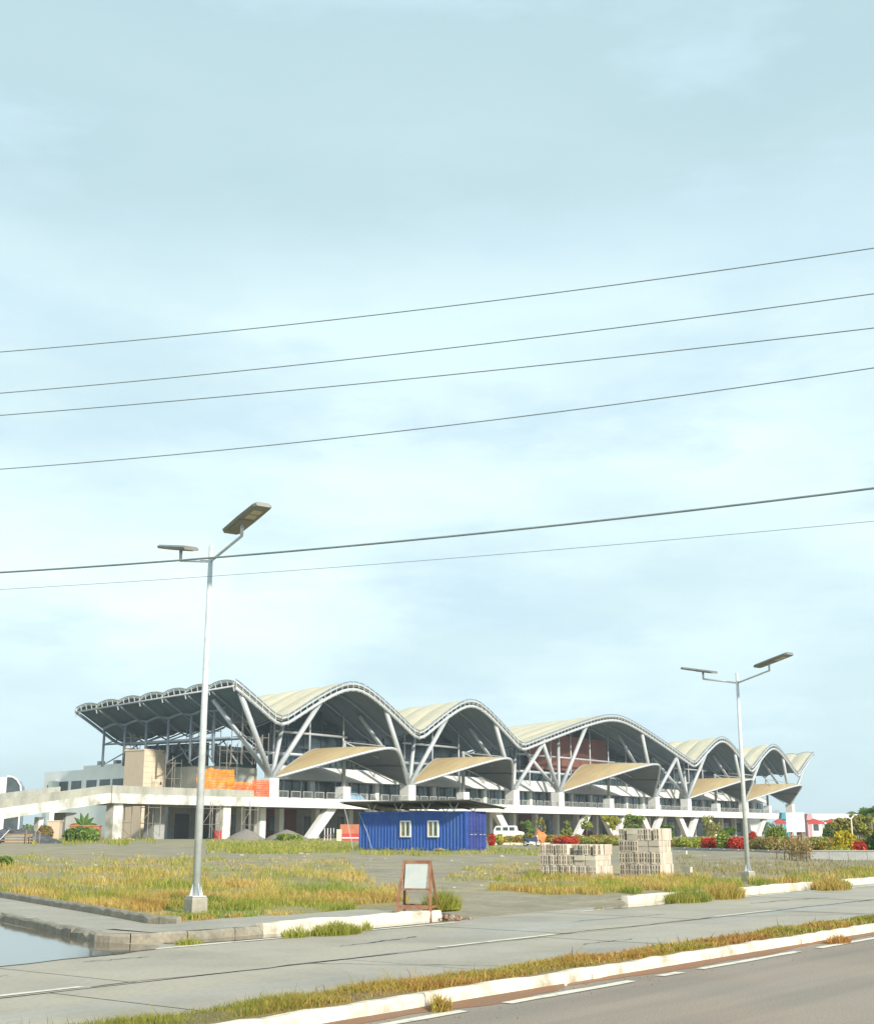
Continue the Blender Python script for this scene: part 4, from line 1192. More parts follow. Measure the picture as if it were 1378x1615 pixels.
for k in range(70):
    o = link('rubble_piece', RK[k % 6], rb, (random.gauss(0.0, 0.25), random.gauss(0.05, 0.16), random.uniform(0.0, 0.05)))
    s_ = random.uniform(0.015, 0.065); o.scale = (s_, s_, s_); o.rotation_euler = (random.uniform(0, 6),) * 3
for (px, py, n, spx, lab) in ((695, 1343, 14, 14, 'pale broken rubble at the foot of blue container'), (200, 1326, 10, 14, 'pale rubble on the ground by beige tower')):
    p = gp(px, py)
    rb = thing('rubble_heap', lab, 'rubble', p)
    for k in range(n):
        o = link('rubble_piece', RK[k % 6], rb, (random.uniform(-1, 1) * spx * p.y / 4200, random.gauss(0, 0.4), 0.1))
        s_ = random.uniform(0.10, 0.24) * (p.y / 100) ; o.scale = (s_, s_, s_)
# scattered stones on the lot
sm = MB()
for k in range(240):
    px, py = random.uniform(10, 1370), random.uniform(1344, 1402)
    p = gp(px, py); r_, q_ = to_rq(p.x, p.y)
    if q_ < 18.6 and not GAP0 < r_ < GAP1: continue
    s_ = random.uniform(0.02, 0.075) * max(1, p.y / 40)
    rk = RK[k % 6]
    sm.add([p + Vector(v.co) * s_ for v in rk.vertices], [tuple(f.vertices) for f in rk.polygons])
stuff(sm.build('loose_stones', mat('pale_stone', (0.42, 0.37, 0.29), 0.9, var=0.3, scale=2.0)), 'small pale stones strewn over the dirt lot', 'stones')

sm = MB()
for k in range(420):
    r_ = 5 * math.exp(random.uniform(0, 1.9)); q_ = 7.86 - abs(random.gauss(0, 0.28))
    p = rq(r_, q_, 0.003); s_ = random.uniform(0.004, 0.010)
    rk = RK[k % 6]
    sm.add([p + Vector(v.co) * s_ for v in rk.vertices], [tuple(f.vertices) for f in rk.polygons])
stuff(sm.build('road_grit', M_rdirt), 'reddish grit scattered along the near road edge', 'grit')

# ------------------------------------------------------------------ notice board on timber legs
p = gp(1258, 1359)
nb = thing('notice_board', 'white notice board on raw timber posts among dry brush', 'notice board', p, R(-8))
k = p.y / 2100.0
bw_ = 14 * k
MB().box(-bw_, bw_, -0.05, -0.02, 1.38, 2.32).build('board', M_sign, nb)
for i, (a, b, z) in enumerate(((-0.8, -0.62, 2.2), (-0.4, 0.62, 2.2), (-0.7, 0.55, 2.05), (-0.6, -0.1, 1.9), (0.1, 0.6, 1.88), (0.0, 0.65, 1.75), (0.1, 0.6, 1.62), (-0.55, -0.1, 1.65))):
    n_ = 6
    for j in range(n_):
        x0 = (a + (b - a) * j / n_) * bw_; x1 = (a + (b - a) * (j + 0.6) / n_) * bw_
        MB().box(x0, x1, -0.0525, -0.0505, z - 0.012, z + 0.012).build('print_mark', M_print, nb)
for (x0, y0, x1, y1, zt) in ((-0.28, -0.02, -0.33, 0.02, 2.25), (0.26, 0, 0.20, 0.02, 2.25), (0.62, -0.3, 0.22, 0.0, 1.6), (-0.36, 0.5, -0.2, 0.02, 1.5), (0.15, 0.6, 0.1, 0.02, 1.5)):
    MB().bar((x0, y0, -0.05), (x1, y1 + 0.04, zt), 0.06).build('post', M_wood, nb)
for (a, b) in (((-1.35, 0.1, 0.35), (0.35, 0.15, 1.05)), ((-0.1, -0.1, 0.95), (0.25, -0.2, 0.0)), ((-0.3, 0.08, 1.2), (0.6, 0.08, 1.15)), ((-0.62, 0.2, 0.0), (-0.58, 0.2, 0.85)), ((-1.2, .1, .42), (-0.4, .2, .42)), ((-1.0, .1, 0), (-1.0, .1, .42)), ((-0.1, .1, 0.0), (-.25, .1, .75))):
    MB().bar(a, b, 0.05).build('brace', M_wood, nb)

# ------------------------------------------------------------------ scaffolds, heaps and things near the terminal's left end
def scaffold(x, y0, y1, D, wpx, label, depth=1.4, rz=TR):
    p = at(x, y0, D); top = at(x, y1, D); h = top.z - p.z; w = wpx * D / 2100.0
    t = thing('scaffold', label, 'scaffold', p, rz, 'steel tube scaffolds')
    for sx in (0, 1):
        for sy in (0, 1):
            MB().tube([(sx * w, sy * depth, 0), (sx * w, sy * depth, h + random.uniform(0, .9))], 0.055, 5).build('upright', M_scaf, t)
    nl = max(2, int(h / 1.7))
    for i in range(1, nl + 1):
        z = h * i / nl - 0.3
        for a, b in (((0, 0), (w, 0)), ((w, 0), (w, depth)), ((w, depth), (0, depth)), ((0, depth), (0, 0))):
            MB().tube([(a[0], a[1], z), (b[0], b[1], z)], 0.04, 4).build('ledger', M_scaf, t)
        if i % 2: MB().tube([(0, 0, z), (w, 0, max(0, z - h / nl))], 0.035, 4).build('brace', M_scaf, t)
        else: MB().tube([(w, depth, z), (0, depth, max(0, z - h / nl))], 0.035, 4).build('brace', M_scaf, t)
    return t
scaffold(380, 1205, 1112, 189, 26, 'tallest scaffold tower beside the first slanted strut', 2.0)
scaffold(333, 1192, 1128, 195, 20, 'scaffold tower rising above the patched concrete wall')
scaffold(303, 1192, 1148, 199, 12, 'short scaffold tower just left of the lamp pole')
scaffold(413, 1205, 1160, 190, 14, 'short scaffold tower between slanted struts and first pedestal')
scaffold(180, 1320, 1268, 170, 34, 'thin scaffold standing under the end of the ramp deck')
scaffold(270, 1250, 1200, 194, 20, 'scaffold poles against the bare concrete end wall')
scaffold(232, 1320, 1270, 172, 26, 'scaffold under the white deck between beige tower and lamp pole')
scaffold(330, 1322, 1272, 176, 22, 'dark scaffold under the deck just right of lamp pole')
scaffold(392, 1322, 1274, 182, 20, 'scaffold under the deck behind the left gravel heap')
scaffold(356, 1240, 1180, 190, 24, 'scaffold standing behind the bright orange safety net')
scaffold(205, 1195, 1160, 200, 20, 'light scaffold on the roof above the beige tower')
def heap(x, D, rpx, h, label, m, seed):
    X = at(x, 1314, D).x; z0 = lot_z(X, D); Rr = rpx * D / 2100.0
    G = []
    for i in range(13):
        f = i / 12; row = []
        for j in range(29):
            a = 2 * math.pi * (j % 28) / 28
            n = 1 + 0.12 * mnoise.noise(Vector((math.cos(a) * 1.5 + seed, math.sin(a) * 1.5, f * 2)))
            row.append((X + Rr * f * n * math.cos(a), D + Rr * f * n * math.sin(a), z0 - 0.05 + h * (1 - f) ** 0.9 * (1 - 0.2 * (1 - f)) + 0.06 * mnoise.noise(Vector((f * 8 * math.cos(a), f * 8 * math.sin(a), seed)))))
        G.append(row)
    return tag(MB().grid(G).build('gravel_heap', m, smooth=True), label, 'gravel heap', 'gravel heaps')
heap(388, 165, 33, 1.75, 'brown-grey gravel heap just right of the left lamp pole', M_gravel, 1)
heap(452, 162, 38, 1.7, 'gravel heap with green weeds, right one of the two', M_gravel, 2)
p = at(343, 1323, 178); 
dm = thing('red_drum', 'red steel drum standing beside the deck pier', 'drum', (p.x, p.y, lot_z(p.x, p.y)))
MB().tube([(0, 0, 0), (0, 0, 0.05), (0, 0, 1.15)], 0.5, 14).build('barrel', M_red, dm, smooth=False)
for z in (0.1, 0.5, 0.85): MB().tube([(0, 0, z), (0, 0, z + 0.05)], 0.53, 14).build('hoop', M_red, dm)
# terracotta gate pillar and red planter left of the container
p = at(510, 1326, 160); z = lot_z(p.x, p.y)
gt = thing('gate_wall', 'terracotta block and red planter left of the blue container', 'planter', (p.x, p.y, z), R(6))
MB().box(2.0, 4.7, 0.6, 1.5, 0, 1.95).build('block_wall', M_brick, gt)
MB().box(2.2, 5.0, -0.4, 0.55, 0, 0.85).build('trough', M_red, gt)
MB().box(2.2, 5.0, -0.42, -0.401, 0.3, 0.42).build('trough_band', M_white, gt)
MB().box(1.55, 2.15, -0.6, -0.1, 0, 1.35).build('gate_post', M_tan2, gt)
for k_ in range(4): MB().box(0.1 + k_ * 0.36, 0.18 + k_ * 0.36, 0.2, 0.28, 0, 1.5).build('gate_bar', M_white, gt)
MB().box(0.1, 1.5, 0.18, 0.3, 0.55, 0.66).build('gate_rail', M_rust, gt)
# planter box, debris and timber on the far left
p = at(133, 1318, 150); z = lot_z(p.x, p.y)
pb = thing('planter_box', 'orange-brown planter box beside the grey ramp pier', 'planter', (p.x, p.y, z), R(4))
MB().box(-1.7, 1.6, 0, 1.4, 0, 1.55).build('box_wall', M_brick, pb)
MB().box(-1.8, 1.7, -0.06, 1.46, 1.55, 1.68).build('rim', M_brick, pb)
p = at(86, 1318, 152); z = lot_z(p.x, p.y)
bd = thing('concrete_stub', 'beige concrete stub wall left of the grey ramp pier', 'wall', (p.x, p.y, z))
MB().box(-0.9, 0.5, 0, 1.2, 0, 2.1).build('stub_wall', M_tan, bd)
MB().box(-1.0, 0.6, -0.08, 1.28, 2.1, 2.2).build('stub_cap', M_tan2, bd)
p = at(25, 1325, 120); z = lot_z(p.x, p.y)
tm = thing('timber_pile', 'grey pile of stacked planks at the left edge', 'planks', (p.x, p.y, z), R(5))
for i in range(7):
    for j in range(2):
        o = MB().box(-1.1, 1.3, 0, 0.5, 0, 0.11).build('plank', M_gcon if (i + j) % 2 else M_wood, tm)
        o.location = (random.uniform(-.2, .2), j * 0.55, i * 0.125); o.rotation_euler = (0, 0, random.uniform(-.08, .08))
for x in (0.9, 1.25, 1.7, 2.1): MB().box(x, x + 0.09, -0.3, -0.21, 0, 1.0 + 0.2 * math.sin(x * 9)).build('stake', M_wood, tm)
MB().bar((-1.6, -0.5, 0.0), (-0.6, -0.2, 1.2), 0.08).build('leaning_pole', M_steel, tm)
G = []
for i in range(15):
    row = []
    for j in range(31):
        f = i / 14; a = 2 * math.pi * (j % 30) / 30
        n = 0.5 * mnoise.noise(Vector((f * 5 * math.cos(a), f * 5 * math.sin(a), 2)))
        row.append((f * 5 * math.cos(a) - 1.5, 3 + f * 2.2 * math.sin(a), max(-0.05, (1 - f ** 2) * 1.25 + n * (1 - f))))
    G.append(row)
tag(MB().grid(G).build('debris_pile', mat('dark_debris', (0.08, 0.085, 0.095), 0.8, var=0.5, scale=1.6), loc=(p.x, p.y, z)), 'dark heap of scrap behind the planks at left edge', 'debris')

# ------------------------------------------------------------------ van, motorcycle, orange tarpaulin by the terminal
p = at(802, 1322, 186); z = 0.5 + 0.0 * p.x; z = lot_z(p.x, p.y)
van = thing('white_van', 'small white van parked below the deck beside the flower beds', 'van', (p.x, p.y, z), R(-6))
side = [(-2.05, 0.42), (-2.05, 1.25), (-1.78, 1.78), (-1.6, 1.86), (0.95, 1.90), (1.15, 1.80), (1.36, 1.18), (2.05, 1.05), (2.12, 0.85), (2.12, 0.42)]
MB().prism(side, -0.8, 0.8).build('body', M_vwhite, van)
for a, b, c, d in ((-1.72, -1.05, 1.22, 1.66), (-0.75, -0.05, 1.22, 1.68), (0.15, 0.85, 1.22, 1.68)):
    MB().box(a, b, -0.815, -0.79, c, d).build('side_window', M_win, van)
MB().add([(1.14, -0.7, 1.76), (1.35, -0.7, 1.22), (1.35, 0.7, 1.22), (1.14, 0.7, 1.76)], [(0, 1, 2, 3)]).build('windscreen', M_win, van, loc=(0.012, 0, 0.004))
for x in (-1.25, 1.35):
    for y in (-0.82, 0.62):
        w_ = MB().tube([(x, y, 0.33), (x, y + 0.2, 0.33)], 0.34, 14).build('wheel', M_black, van)
        MB().tube([(x, y - 0.012, 0.33), (x, y + 0.212, 0.33)], 0.17, 10).build('rim', M_steel, w_)
MB().box(2.1, 2.2, -0.75, 0.75, 0.42, 0.58).build('bumper', M_galv, van)
MB().box(-2.14, -2.04, -0.75, 0.75, 0.42, 0.58).build('bumper', M_galv, van)
for y in (-0.6, 0.6): MB().tube([(2.1, y, 0.85), (2.15, y, 0.85)], 0.11, 8).build('headlight', M_sign, van)
MB().box(-0.9, -0.88, -0.806, -0.8, 0.5, 1.75).build('door_seam', M_mull, van)

p = gp(839, 1335.5)
mc_ = thing('motorcycle', 'dark parked motorcycle in front of the orange tarpaulin', 'motorcycle', p, R(24))
def ring(cx, cz, R0, r0, name, m, par):
    n, k = 18, 6; G = []
    for i in range(n + 1):
        a = 2 * math.pi * i / n
        G.append([(cx + (R0 + r0 * math.cos(2 * math.pi * j / k)) * math.cos(a), r0 * math.sin(2 * math.pi * j / k), cz + (R0 + r0 * math.cos(2 * math.pi * j / k)) * math.sin(a)) for j in range(k + 1)])
    return MB().grid(G).build(name, m, par, smooth=True)
for cx in (-0.62, 0.62):
    wl = ring(cx, 0.29, 0.245, 0.05, 'wheel', M_black, mc_)
    for a in range(5):
        MB().bar((cx, 0, 0.29), (cx + .24 * math.cos(a * 1.257), 0, 0.29 + .24 * math.sin(a * 1.257)), 0.02).build('spoke', M_galv, wl)
M_mcb = mat('dark_blue_paint', (0.03, 0.05, 0.11), 0.35)
MB().prism([(-0.45, 0.45), (0.35, 0.38), (0.45, 0.62), (0.42, 0.85), (0.25, 0.82), (0.0, 0.62), (-0.45, 0.68), (-0.75, 0.74), (-0.78, 0.64)], -0.13, 0.13).build('fairing', M_mcb, mc_)
MB().prism([(-0.72, 0.74), (0.02, 0.64), (0.08, 0.72), (-0.2, 0.78), (-0.7, 0.82)], -0.13, 0.13).build('seat', M_black, mc_)
MB().prism([(-0.25, 0.2), (0.2, 0.2), (0.28, 0.42), (-0.3, 0.45)], -0.11, 0.11).build('engine', M_galv, mc_)
MB().tube([(0.62, 0.08, 0.29), (0.40, 0.08, 0.98)], 0.03, 6).build('fork', M_galv, mc_)
MB().tube([(0.62, -0.08, 0.29), (0.40, -0.08, 0.98)], 0.03, 6).build('fork', M_galv, mc_)
MB().tube([(0.30, -0.34, 1.02), (0.40, -0.15, 0.98), (0.40, 0.15, 0.98), (0.30, 0.34, 1.02)], 0.02, 6).build('handlebar', M_black, mc_)
MB().tube([(-0.62, -0.1, 0.27), (0.1, -0.14, 0.25)], 0.045, 6).build('exhaust', M_galv, mc_)
for y in (-0.3, 0.3): MB().box(0.33, 0.36, y - 0.06, y + 0.06, 1.1, 1.19).build('mirror', M_black, mc_)
MB().tube([(0.47, 0, 0.84), (0.53, 0, 0.83)], 0.085, 8).build('headlight', M_sign, mc_)

p = gp(853, 1332.5)
G = []
for i in range(25):
    row = []
    for j in range(15):
        u, v = i / 24 * 2 - 1, j / 14 * 2 - 1
        e = max(0, 1 - abs(u) ** 2.4) ** 0.6 * max(0, 1 - abs(v) ** 3) ** 0.5
        zz = e * (1.15 + 0.35 * (u < -0.1) * (1 - abs(u + 0.45) / 0.6) + 0.22 * mnoise.noise(Vector((u * 3, v * 3, 8))))
        row.append((u * (0.85 + .1 * mnoise.noise(Vector((u * 2, v * 4, 1)))), v * 0.6, max(-0.02, zz)))
    G.append(row)
tag(MB().grid(G).build('orange_tarpaulin', M_tarp, loc=p), 'crumpled orange tarpaulin over a mound behind the motorcycle', 'tarpaulin')
# ------------------------------------------------------------------ planting in front of the terminal
PG = [(0.14, 0.23, 0.04), (0.20, 0.29, 0.06), (0.10, 0.18, 0.04)]
PY = [(0.64, 0.50, 0.03), (0.58, 0.48, 0.05), (0.40, 0.36, 0.03)]
PR = [(0.58, 0.06, 0.03), (0.66, 0.10, 0.05), (0.45, 0.04, 0.03)]
PL = [(0.34, 0.38, 0.05), (0.42, 0.42, 0.08), (0.26, 0.32, 0.05)]
PO = [(0.32, 0.25, 0.08), (0.38, 0.30, 0.11), (0.25, 0.23, 0.07)]
PD = [(0.07, 0.13, 0.04), (0.09, 0.17, 0.045), (0.13, 0.18, 0.05)]
seedc = [0]
def bush(name, label, x0, x1, y_top, y_base, D, pal, cat='shrub', n=None, leaf=0.11, depth=None, lumps=None, group=None):
    seedc[0] += 1
    k = D / 2100.0
    X = at((x0 + x1) / 2, 1314, D).x; zb = lot_z(X, D)
    hw = (x1 - x0) / 2 * k; zt = at((x0 + x1) / 2, y_top, D).z
    h = max(0.3, zt - zb); dp = depth or max(0.5, min(hw, 1.6))
    lumps = lumps or max(3, int(hw * 3.2))
    g_ = random.Random(seedc[0]); bl = []
    for i in range(lumps):
        u = (i + 0.5) / lumps * 2 - 1
        r_ = hw / lumps * 1.5 + 0.1
        hh = h * g_.uniform(0.78, 1.0)
        bl.append((u * (hw - r_ * 0.6), g_.uniform(-.4, .4) * dp, hh * 0.5, max(r_, 0.22), dp * 0.6, hh * 0.5))
        if h > 1.2: bl.append((u * (hw - r_ * 0.6) * .8, g_.uniform(-.4, .4) * dp, hh * 0.75, max(r_ * .7, 0.2), dp * 0.5, hh * 0.25))
    t = thing(name, label, cat, (X, D, zb), 0, group)
    n = n or int(min(5200, 500 + 1300 * hw * h))
    leaf_part('foliage', bl, n, leaf, pal, t, seedc[0])
    st = MB()
    for b in bl[:6]:
        st = MB().tube([(b[0] * .8, b[1] * .5, -0.05), (b[0], b[1], b[2])], 0.03, 5).build('stem', M_bark, t)
    return t
GF = 'flower bed planting before the terminal'
bush('red_hedge', 'red leaved hedge between orange tarpaulin and low block stack', 873, 913, 1318, 1331, 128, PR, 'hedge', group=GF)
bush('flower_hedge', 'yellow green clipped hedge right of the tall block stack', 1064, 1106, 1321, 1337, 108, PL, 'hedge', group=GF)
bush('red_shrub', 'round red shrub right of the yellow green hedge', 1105, 1130, 1319, 1337, 106, PR, group=GF)
bush('green_shrub', 'green shrub between two red shrubs beside lamp pole', 1127, 1152, 1311, 1340, 104, PL + PG, group=GF)
bush('red_shrub', 'red shrub just left of the right lamp pole', 1147, 1180, 1319, 1338, 103, PR, group=GF)
bush('brown_hedge', 'olive brown hedge between right lamp pole and notice board', 1180, 1240, 1320, 1341, 98, PO, 'hedge', group=GF)
bush('brown_hedge', 'olive brown hedge right of the notice board', 1262, 1312, 1318, 1341, 94, PO + PL, 'hedge', group=GF)
bush('red_shrub', 'small dark red shrub under the deck near its right leg', 1178, 1192, 1311, 1322, 150, PR, group=GF)
bush('green_shrub', 'pale green shrub behind the brown hedge by the lamp', 1205, 1240, 1303, 1326, 120, PG + PL, group=GF)
bush('green_shrub', 'dark green shrub behind brown hedge left of yellow shrub', 1296, 1314, 1303, 1325, 110, PD, group=GF)
bush('yellow_shrub', 'tall bright yellow shrub at the right edge of bed', 1314, 1350, 1305, 1340, 84, PY, group=GF)
bush('lime_hedge', 'low lime green hedge on the grey planter wall', 1296, 1346, 1334.5, 1345, 80, PL, 'hedge', leaf=0.07, group=GF)
bush('red_shrub', 'rounded crimson shrub right of the yellow shrub', 1342, 1364, 1323, 1346, 80, PR, leaf=0.08, group=GF)
bush('green_shrub', 'dark green bush cut by the right picture edge', 1362, 1400, 1310, 1346, 83, PD, group=GF)
bush('red_shrub', 'red shrub at the right end of blue container', 770, 780, 1314, 1331, 118, PR, group=GF)
bush('yellow_shrub', 'yellow green shrub in front of the white van', 782, 793, 1313, 1331, 122, PL + PY, group=GF)
bush('green_shrub', 'low mixed green shrub between van and motorcycle', 824, 842, 1313, 1331, 125, PO + PL, group=GF)
bush('orange_shrub', 'orange leaved shrub beside the white van bonnet', 829, 842, 1314, 1325, 140, [(0.5, 0.22, 0.03), (0.55, 0.3, 0.05)], group=GF)
bush('flower_hedge', 'yellow green hedge between motorcycle and red hedge', 860, 876, 1316, 1331, 130, PO + PY, 'hedge', group=GF)
bush('flower_hedge', 'olive hedge behind the gap between block stacks', 913, 985, 1319, 1331, 124, PO + PL, 'hedge', group=GF)
bush('leaf_plants', 'dense green leafy plants beside the grey ramp pier', 100, 158, 1303, 1326, 138, PG, 'plants', leaf=0.2)
bush('brown_bush', 'brown dried bush left of the beige stub wall', 60, 84, 1302, 1330, 140, PO + [(0.25, 0.10, 0.06)], leaf=0.14)
bush('green_weed', 'low green weeds on top of right gravel heap', 435, 478, 1315, 1330, 158, PL + PG, 'weeds', leaf=0.16)
bush('dark_shrub', 'small dark green shrub at the left edge of lot', 2, 22, 1349, 1364, 52, PG, leaf=0.07)
bush('dry_brush', 'tangle of dry brown brush around the notice board legs', 1236, 1287, 1314, 1358, 66, [(0.40, 0.28, 0.10), (0.34, 0.25, 0.10), (0.45, 0.34, 0.15)], 'brush', n=700, leaf=0.06)
for lab, x0, x1, D0, D1, y0_, y1_ in (('mixed green and ochre ground cover in the left flower bed', 768, 1000, 132, 126, 1322, 1331), ('mixed ochre ground cover in the right flower bed', 1055, 1378, 112, 86, 1323, 1338)):
    bl = []
    for i in range(64):
        u = (i + random.uniform(-.4, .4)) / 63; D = D0 + (D1 - D0) * u + random.uniform(0.5, 5.0)
        X = at(x0 + (x1 - x0) * u, 1314, D).x; h = random.uniform(0.3, 1.0)
        bl.append((X, D, lot_z(X, D) + h * .45, random.uniform(.5, 1.1), random.uniform(.4, 1.0), h * .6))
    V, F, C = leaves(bl, 17000, 0.10, PR + PY + PO + PL + PL + PG + [(0.45, 0.33, 0.05), (0.40, 0.10, 0.04)], 77)
    stuff(link('ground_cover', fast_tris('ground_cover', V, F, C, M_leaf)), lab, 'plants')
# planter walls and kerb of the bed
pw = thing('planter_wall', 'low grey planter wall under the lime hedge at right', 'wall', gp(1335, 1357), R(-3))
for k_ in range(5): MB().box(-1.9 + k_ * 1.0, -0.92 + k_ * 1.0, 0, 0.3, -0.1, 0.46).build('wall_block', M_gcon, pw)
MB().box(-1.95, 3.12, -0.04, 0.34, 0.46, 0.52).build('coping', M_walk, pw)
bk = thing('bed_kerb', 'pale kerb edging the flower bed behind the motorcycle', 'kerb', (0, 0, 0))
a, b = gp(768, 1333.5), gp(905, 1332.5)
for i in range(8):
    pa_, pb_ = a.lerp(b, i / 8 + .004), a.lerp(b, (i + 1) / 8 - .004)
    MB().bar(pa_ + Vector((0, 0, 0.08)), pb_ + Vector((0, 0, 0.08)), 0.3, 0.2).build('kerb_stone', M_tan2, bk)
bk = thing('bed_kerb', 'grey kerb edging the flower bed right of block stacks', 'kerb', (0, 0, 0))
a, b = gp(1062, 1341), gp(1292, 1345)
for i in range(10):
    pa_, pb_ = a.lerp(b, i / 10 + .004), a.lerp(b, (i + 1) / 10 - .004)
    MB().bar(pa_ + Vector((0, 0, 0.08)), pb_ + Vector((0, 0, 0.08)), 0.3, 0.22).build('kerb_stone', M_gcon, bk)

def tree(label, x, D, y_top, rpx, pal, n=900, leaf=0.16, name='small_tree', weep=0.0, trunk=0.07, group='young trees before the terminal', zb=None):
    seedc[0] += 1
    g_ = random.Random(seedc[0])
    X = at(x, 1314, D).x; zb = lot_z(X, D) if zb is None else zb
    zt = at(x, y_top, D).z; h = zt - zb; rr_ = rpx * D / 2100.0
    t = thing(name, label, 'tree', (X, D, zb), 0, group)
    tk = MB().tube([(0, 0, -0.1), (g_.uniform(-.1, .1), 0.05, h * 0.4), (g_.uniform(-.15, .15), 0, h * 0.75)], trunk, 6, r2=trunk * 0.5).build('trunk', M_bark, t, smooth=True)
    bl = []
    for i in range(10):
        a = i * 2.4; f_ = g_.uniform(.3, .95)
        bl.append((rr_ * f_ * math.cos(a), rr_ * f_ * math.sin(a), h * g_.uniform(0.50 - weep * .22, 0.90), rr_ * g_.uniform(.22, .5), rr_ * g_.uniform(.25, .5), h * g_.uniform(0.07, 0.15 + weep * .12)))
        MB().tube([(0, 0, h * 0.45), (bl[-1][0] * .8, bl[-1][1] * .8, bl[-1][2])], trunk * .45, 5, r2=trunk * .2).build('limb', M_bark, tk)
    bl.append((0, 0, h * 0.9, rr_ * .4, rr_ * .4, h * .1))
    leaf_part('crown', bl, n, leaf, pal, t, seedc[0])
    return t
tree('round weeping green tree above the white van bonnet', 832, 172, 1294, 11, PG, 1300, weep=1)
tree('slim tree with pale leaves right of the round weeping one', 853, 175, 1289, 7, PL + PO, 500)
tree('green young tree left of the first splayed white leg pair', 893, 175, 1294, 9, PG + PL, 800, weep=1)
tree('thin stemmed sapling right of that leg, under the deck', 925, 178, 1288, 8, PL, 450)
tree('yellow green tree in front of the white V legs', 966, 180, 1287, 14, PL + PY, 1100)
tree('spreading palm-like tree right above the tall block stack', 1000, 170, 1286, 18, PG + PL, 1500, weep=1)
tree('short dense green tree behind tall stack right side', 1053, 165, 1301, 13, PG, 1200, weep=1)
tree('small tree with drooping crown left of the right lamp', 1121, 190, 1286, 15, PL + PO, 900, weep=1)
tree('leafy green tree behind the hedge left of right lamp', 1148, 150, 1305, 10, PG, 700)
def palm(label, x, D, y_top, spanpx, pal, nf=13, trunk_r=0.14, zb=None, name='palm_tree', bare=False):
    seedc[0] += 1; g_ = random.Random(seedc[0] * 3)
    X = at(x, 1314, D).x; zb = lot_z(X, D) if zb is None else zb
    zt = at(x, y_top, D).z; h = zt - zb; sp_ = spanpx * D / 2100.0
    t = thing(name, label, 'palm', (X, D, zb), 0, 'palms')
    MB().tube([(0, 0, -0.1), (0.05, 0, h * .5), (0.0, 0.05, h * 0.86)], trunk_r, 8, r2=trunk_r * .7).build('trunk', M_bark, t, smooth=True)
    pal = np.array(pal)
    for k_ in range(nf):
        az = k_ * 2.399; el = g_.uniform(0.1, 1.1); L_ = sp_ * g_.uniform(.8, 1.1)
        V, F = [], []
        pts = []
        for i in range(9):
            u = i / 8
            rr2 = L_ * (u * math.cos(el) + 0.25 * u * u); zz = L_ * (math.sin(el) * u - 0.95 * u * u * (1 - 0.3 * math.sin(el)))
            pts.append(Vector((rr2 * math.cos(az), rr2 * math.sin(az), h * 0.86 + zz)))
        sd = Vector((-math.sin(az), math.cos(az), 0))
        for i in range(8):
            for q_ in range(2):
                c = pts[i].lerp(pts[i + 1], q_ / 2); dr = (pts[i + 1] - pts[i]).normalized()
                ll = L_ * 0.30 * math.sin(math.pi * min(1, (i + q_ / 2) / 8 * .85 + .12))
                for s_ in (-1, 1):
                    tip = c + sd * s_ * ll + dr * ll * .5 + Vector((0, 0, -ll * .45))
                    o = len(V); V += [c - dr * .05 * L_ * .5, c + dr * .05 * L_ * .5, tip]; F.append((o, o + 1, o + 2))
        cc = pal[g_.randrange(len(pal))]
        link('frond', fast_tris('frond', np.array([tuple(v) for v in V]), np.array(F), np.tile(cc, (len(V), 1)), M_leaf), t)
    return t
palm('tall palm at the right picture edge above dark bush', 1374, 120, 1275, 30, PD + PG)
tree('olive brown weeping tree left of the edge palm', 1352, 110, 1284, 20, PO + PL, 2600, leaf=0.13, weep=1, group=None)
tree('lower olive weeping tree above the yellow shrub', 1326, 114, 1290, 20, PO + PL, 2400, leaf=0.13, weep=1, group=None)
tree('dense green tree at the right edge behind the palm', 1374, 135, 1276, 26, PD + PG, 3000, leaf=0.17, weep=1, group=None)
palm('green palm crown standing behind the dry-frond palms', 1355, 160, 1278, 24, PD)
# banana plant by the planter box
p = at(128, 1318, 151)
bp_ = thing('banana_plant', 'banana plant with upright green leaves in the planter box', 'plant', (p.x, p.y + 0.7, lot_z(p.x, p.y) + 1.5))
for k_ in range(6):
    a = -1.2 + k_ * 0.48; L_ = 1.7
    G = []
    for i in range(7):
        u = i / 6; c = Vector((math.sin(a) * L_ * u, 0.15 * math.cos(k_ * 2) * u, math.cos(a) * L_ * u - 0.35 * u * u * abs(math.sin(a))))
        wv = 0.24 * math.sin(math.pi * min(1, u * .93 + .07)) + .01
        G.append([c + Vector((math.cos(a) * wv * s_, 0.15 * abs(s_), -math.sin(a) * wv * s_)) for s_ in (-1, 0, 1)])
    m_ = MB().grid(G).mesh('leaf', M_leaf)
    at_ = m_.color_attributes.new('Col', 'FLOAT_COLOR', 'POINT')
    c_ = (0.42, 0.20, 0.04, 1) if k_ == 0 else (0.10, 0.20, 0.04, 1)
    for d_ in at_.data: d_.color = c_
    link('leaf', m_, bp_)
# figure-like pale lamp among the palms: a low twin-arm lamp
ll_ = thing('garden_lamp', 'short cream twin-arm garden lamp in front of the palms', 'lamp', gp(1346, 1346), R(10))
hh = at(1346, 1292, gp(1346, 1346).y).z - gp(1346, 1346).z
MB().tube([(0, 0, 0), (0, 0, hh)], 0.05, 6).build('pole', M_tan2, ll_)
for sx, e in ((-1, 0.10), (1, 0.26)):
    MB().tube([(0, 0, hh), (sx * 0.22, 0, hh + e)], 0.045, 6).build('arm', M_white, ll_)
    MB().box(min(sx * .2, sx * .42), max(sx * .2, sx * .42), -0.1, 0.1, hh + e - .02, hh + e + .05).build('lamp_head', M_white, ll_)

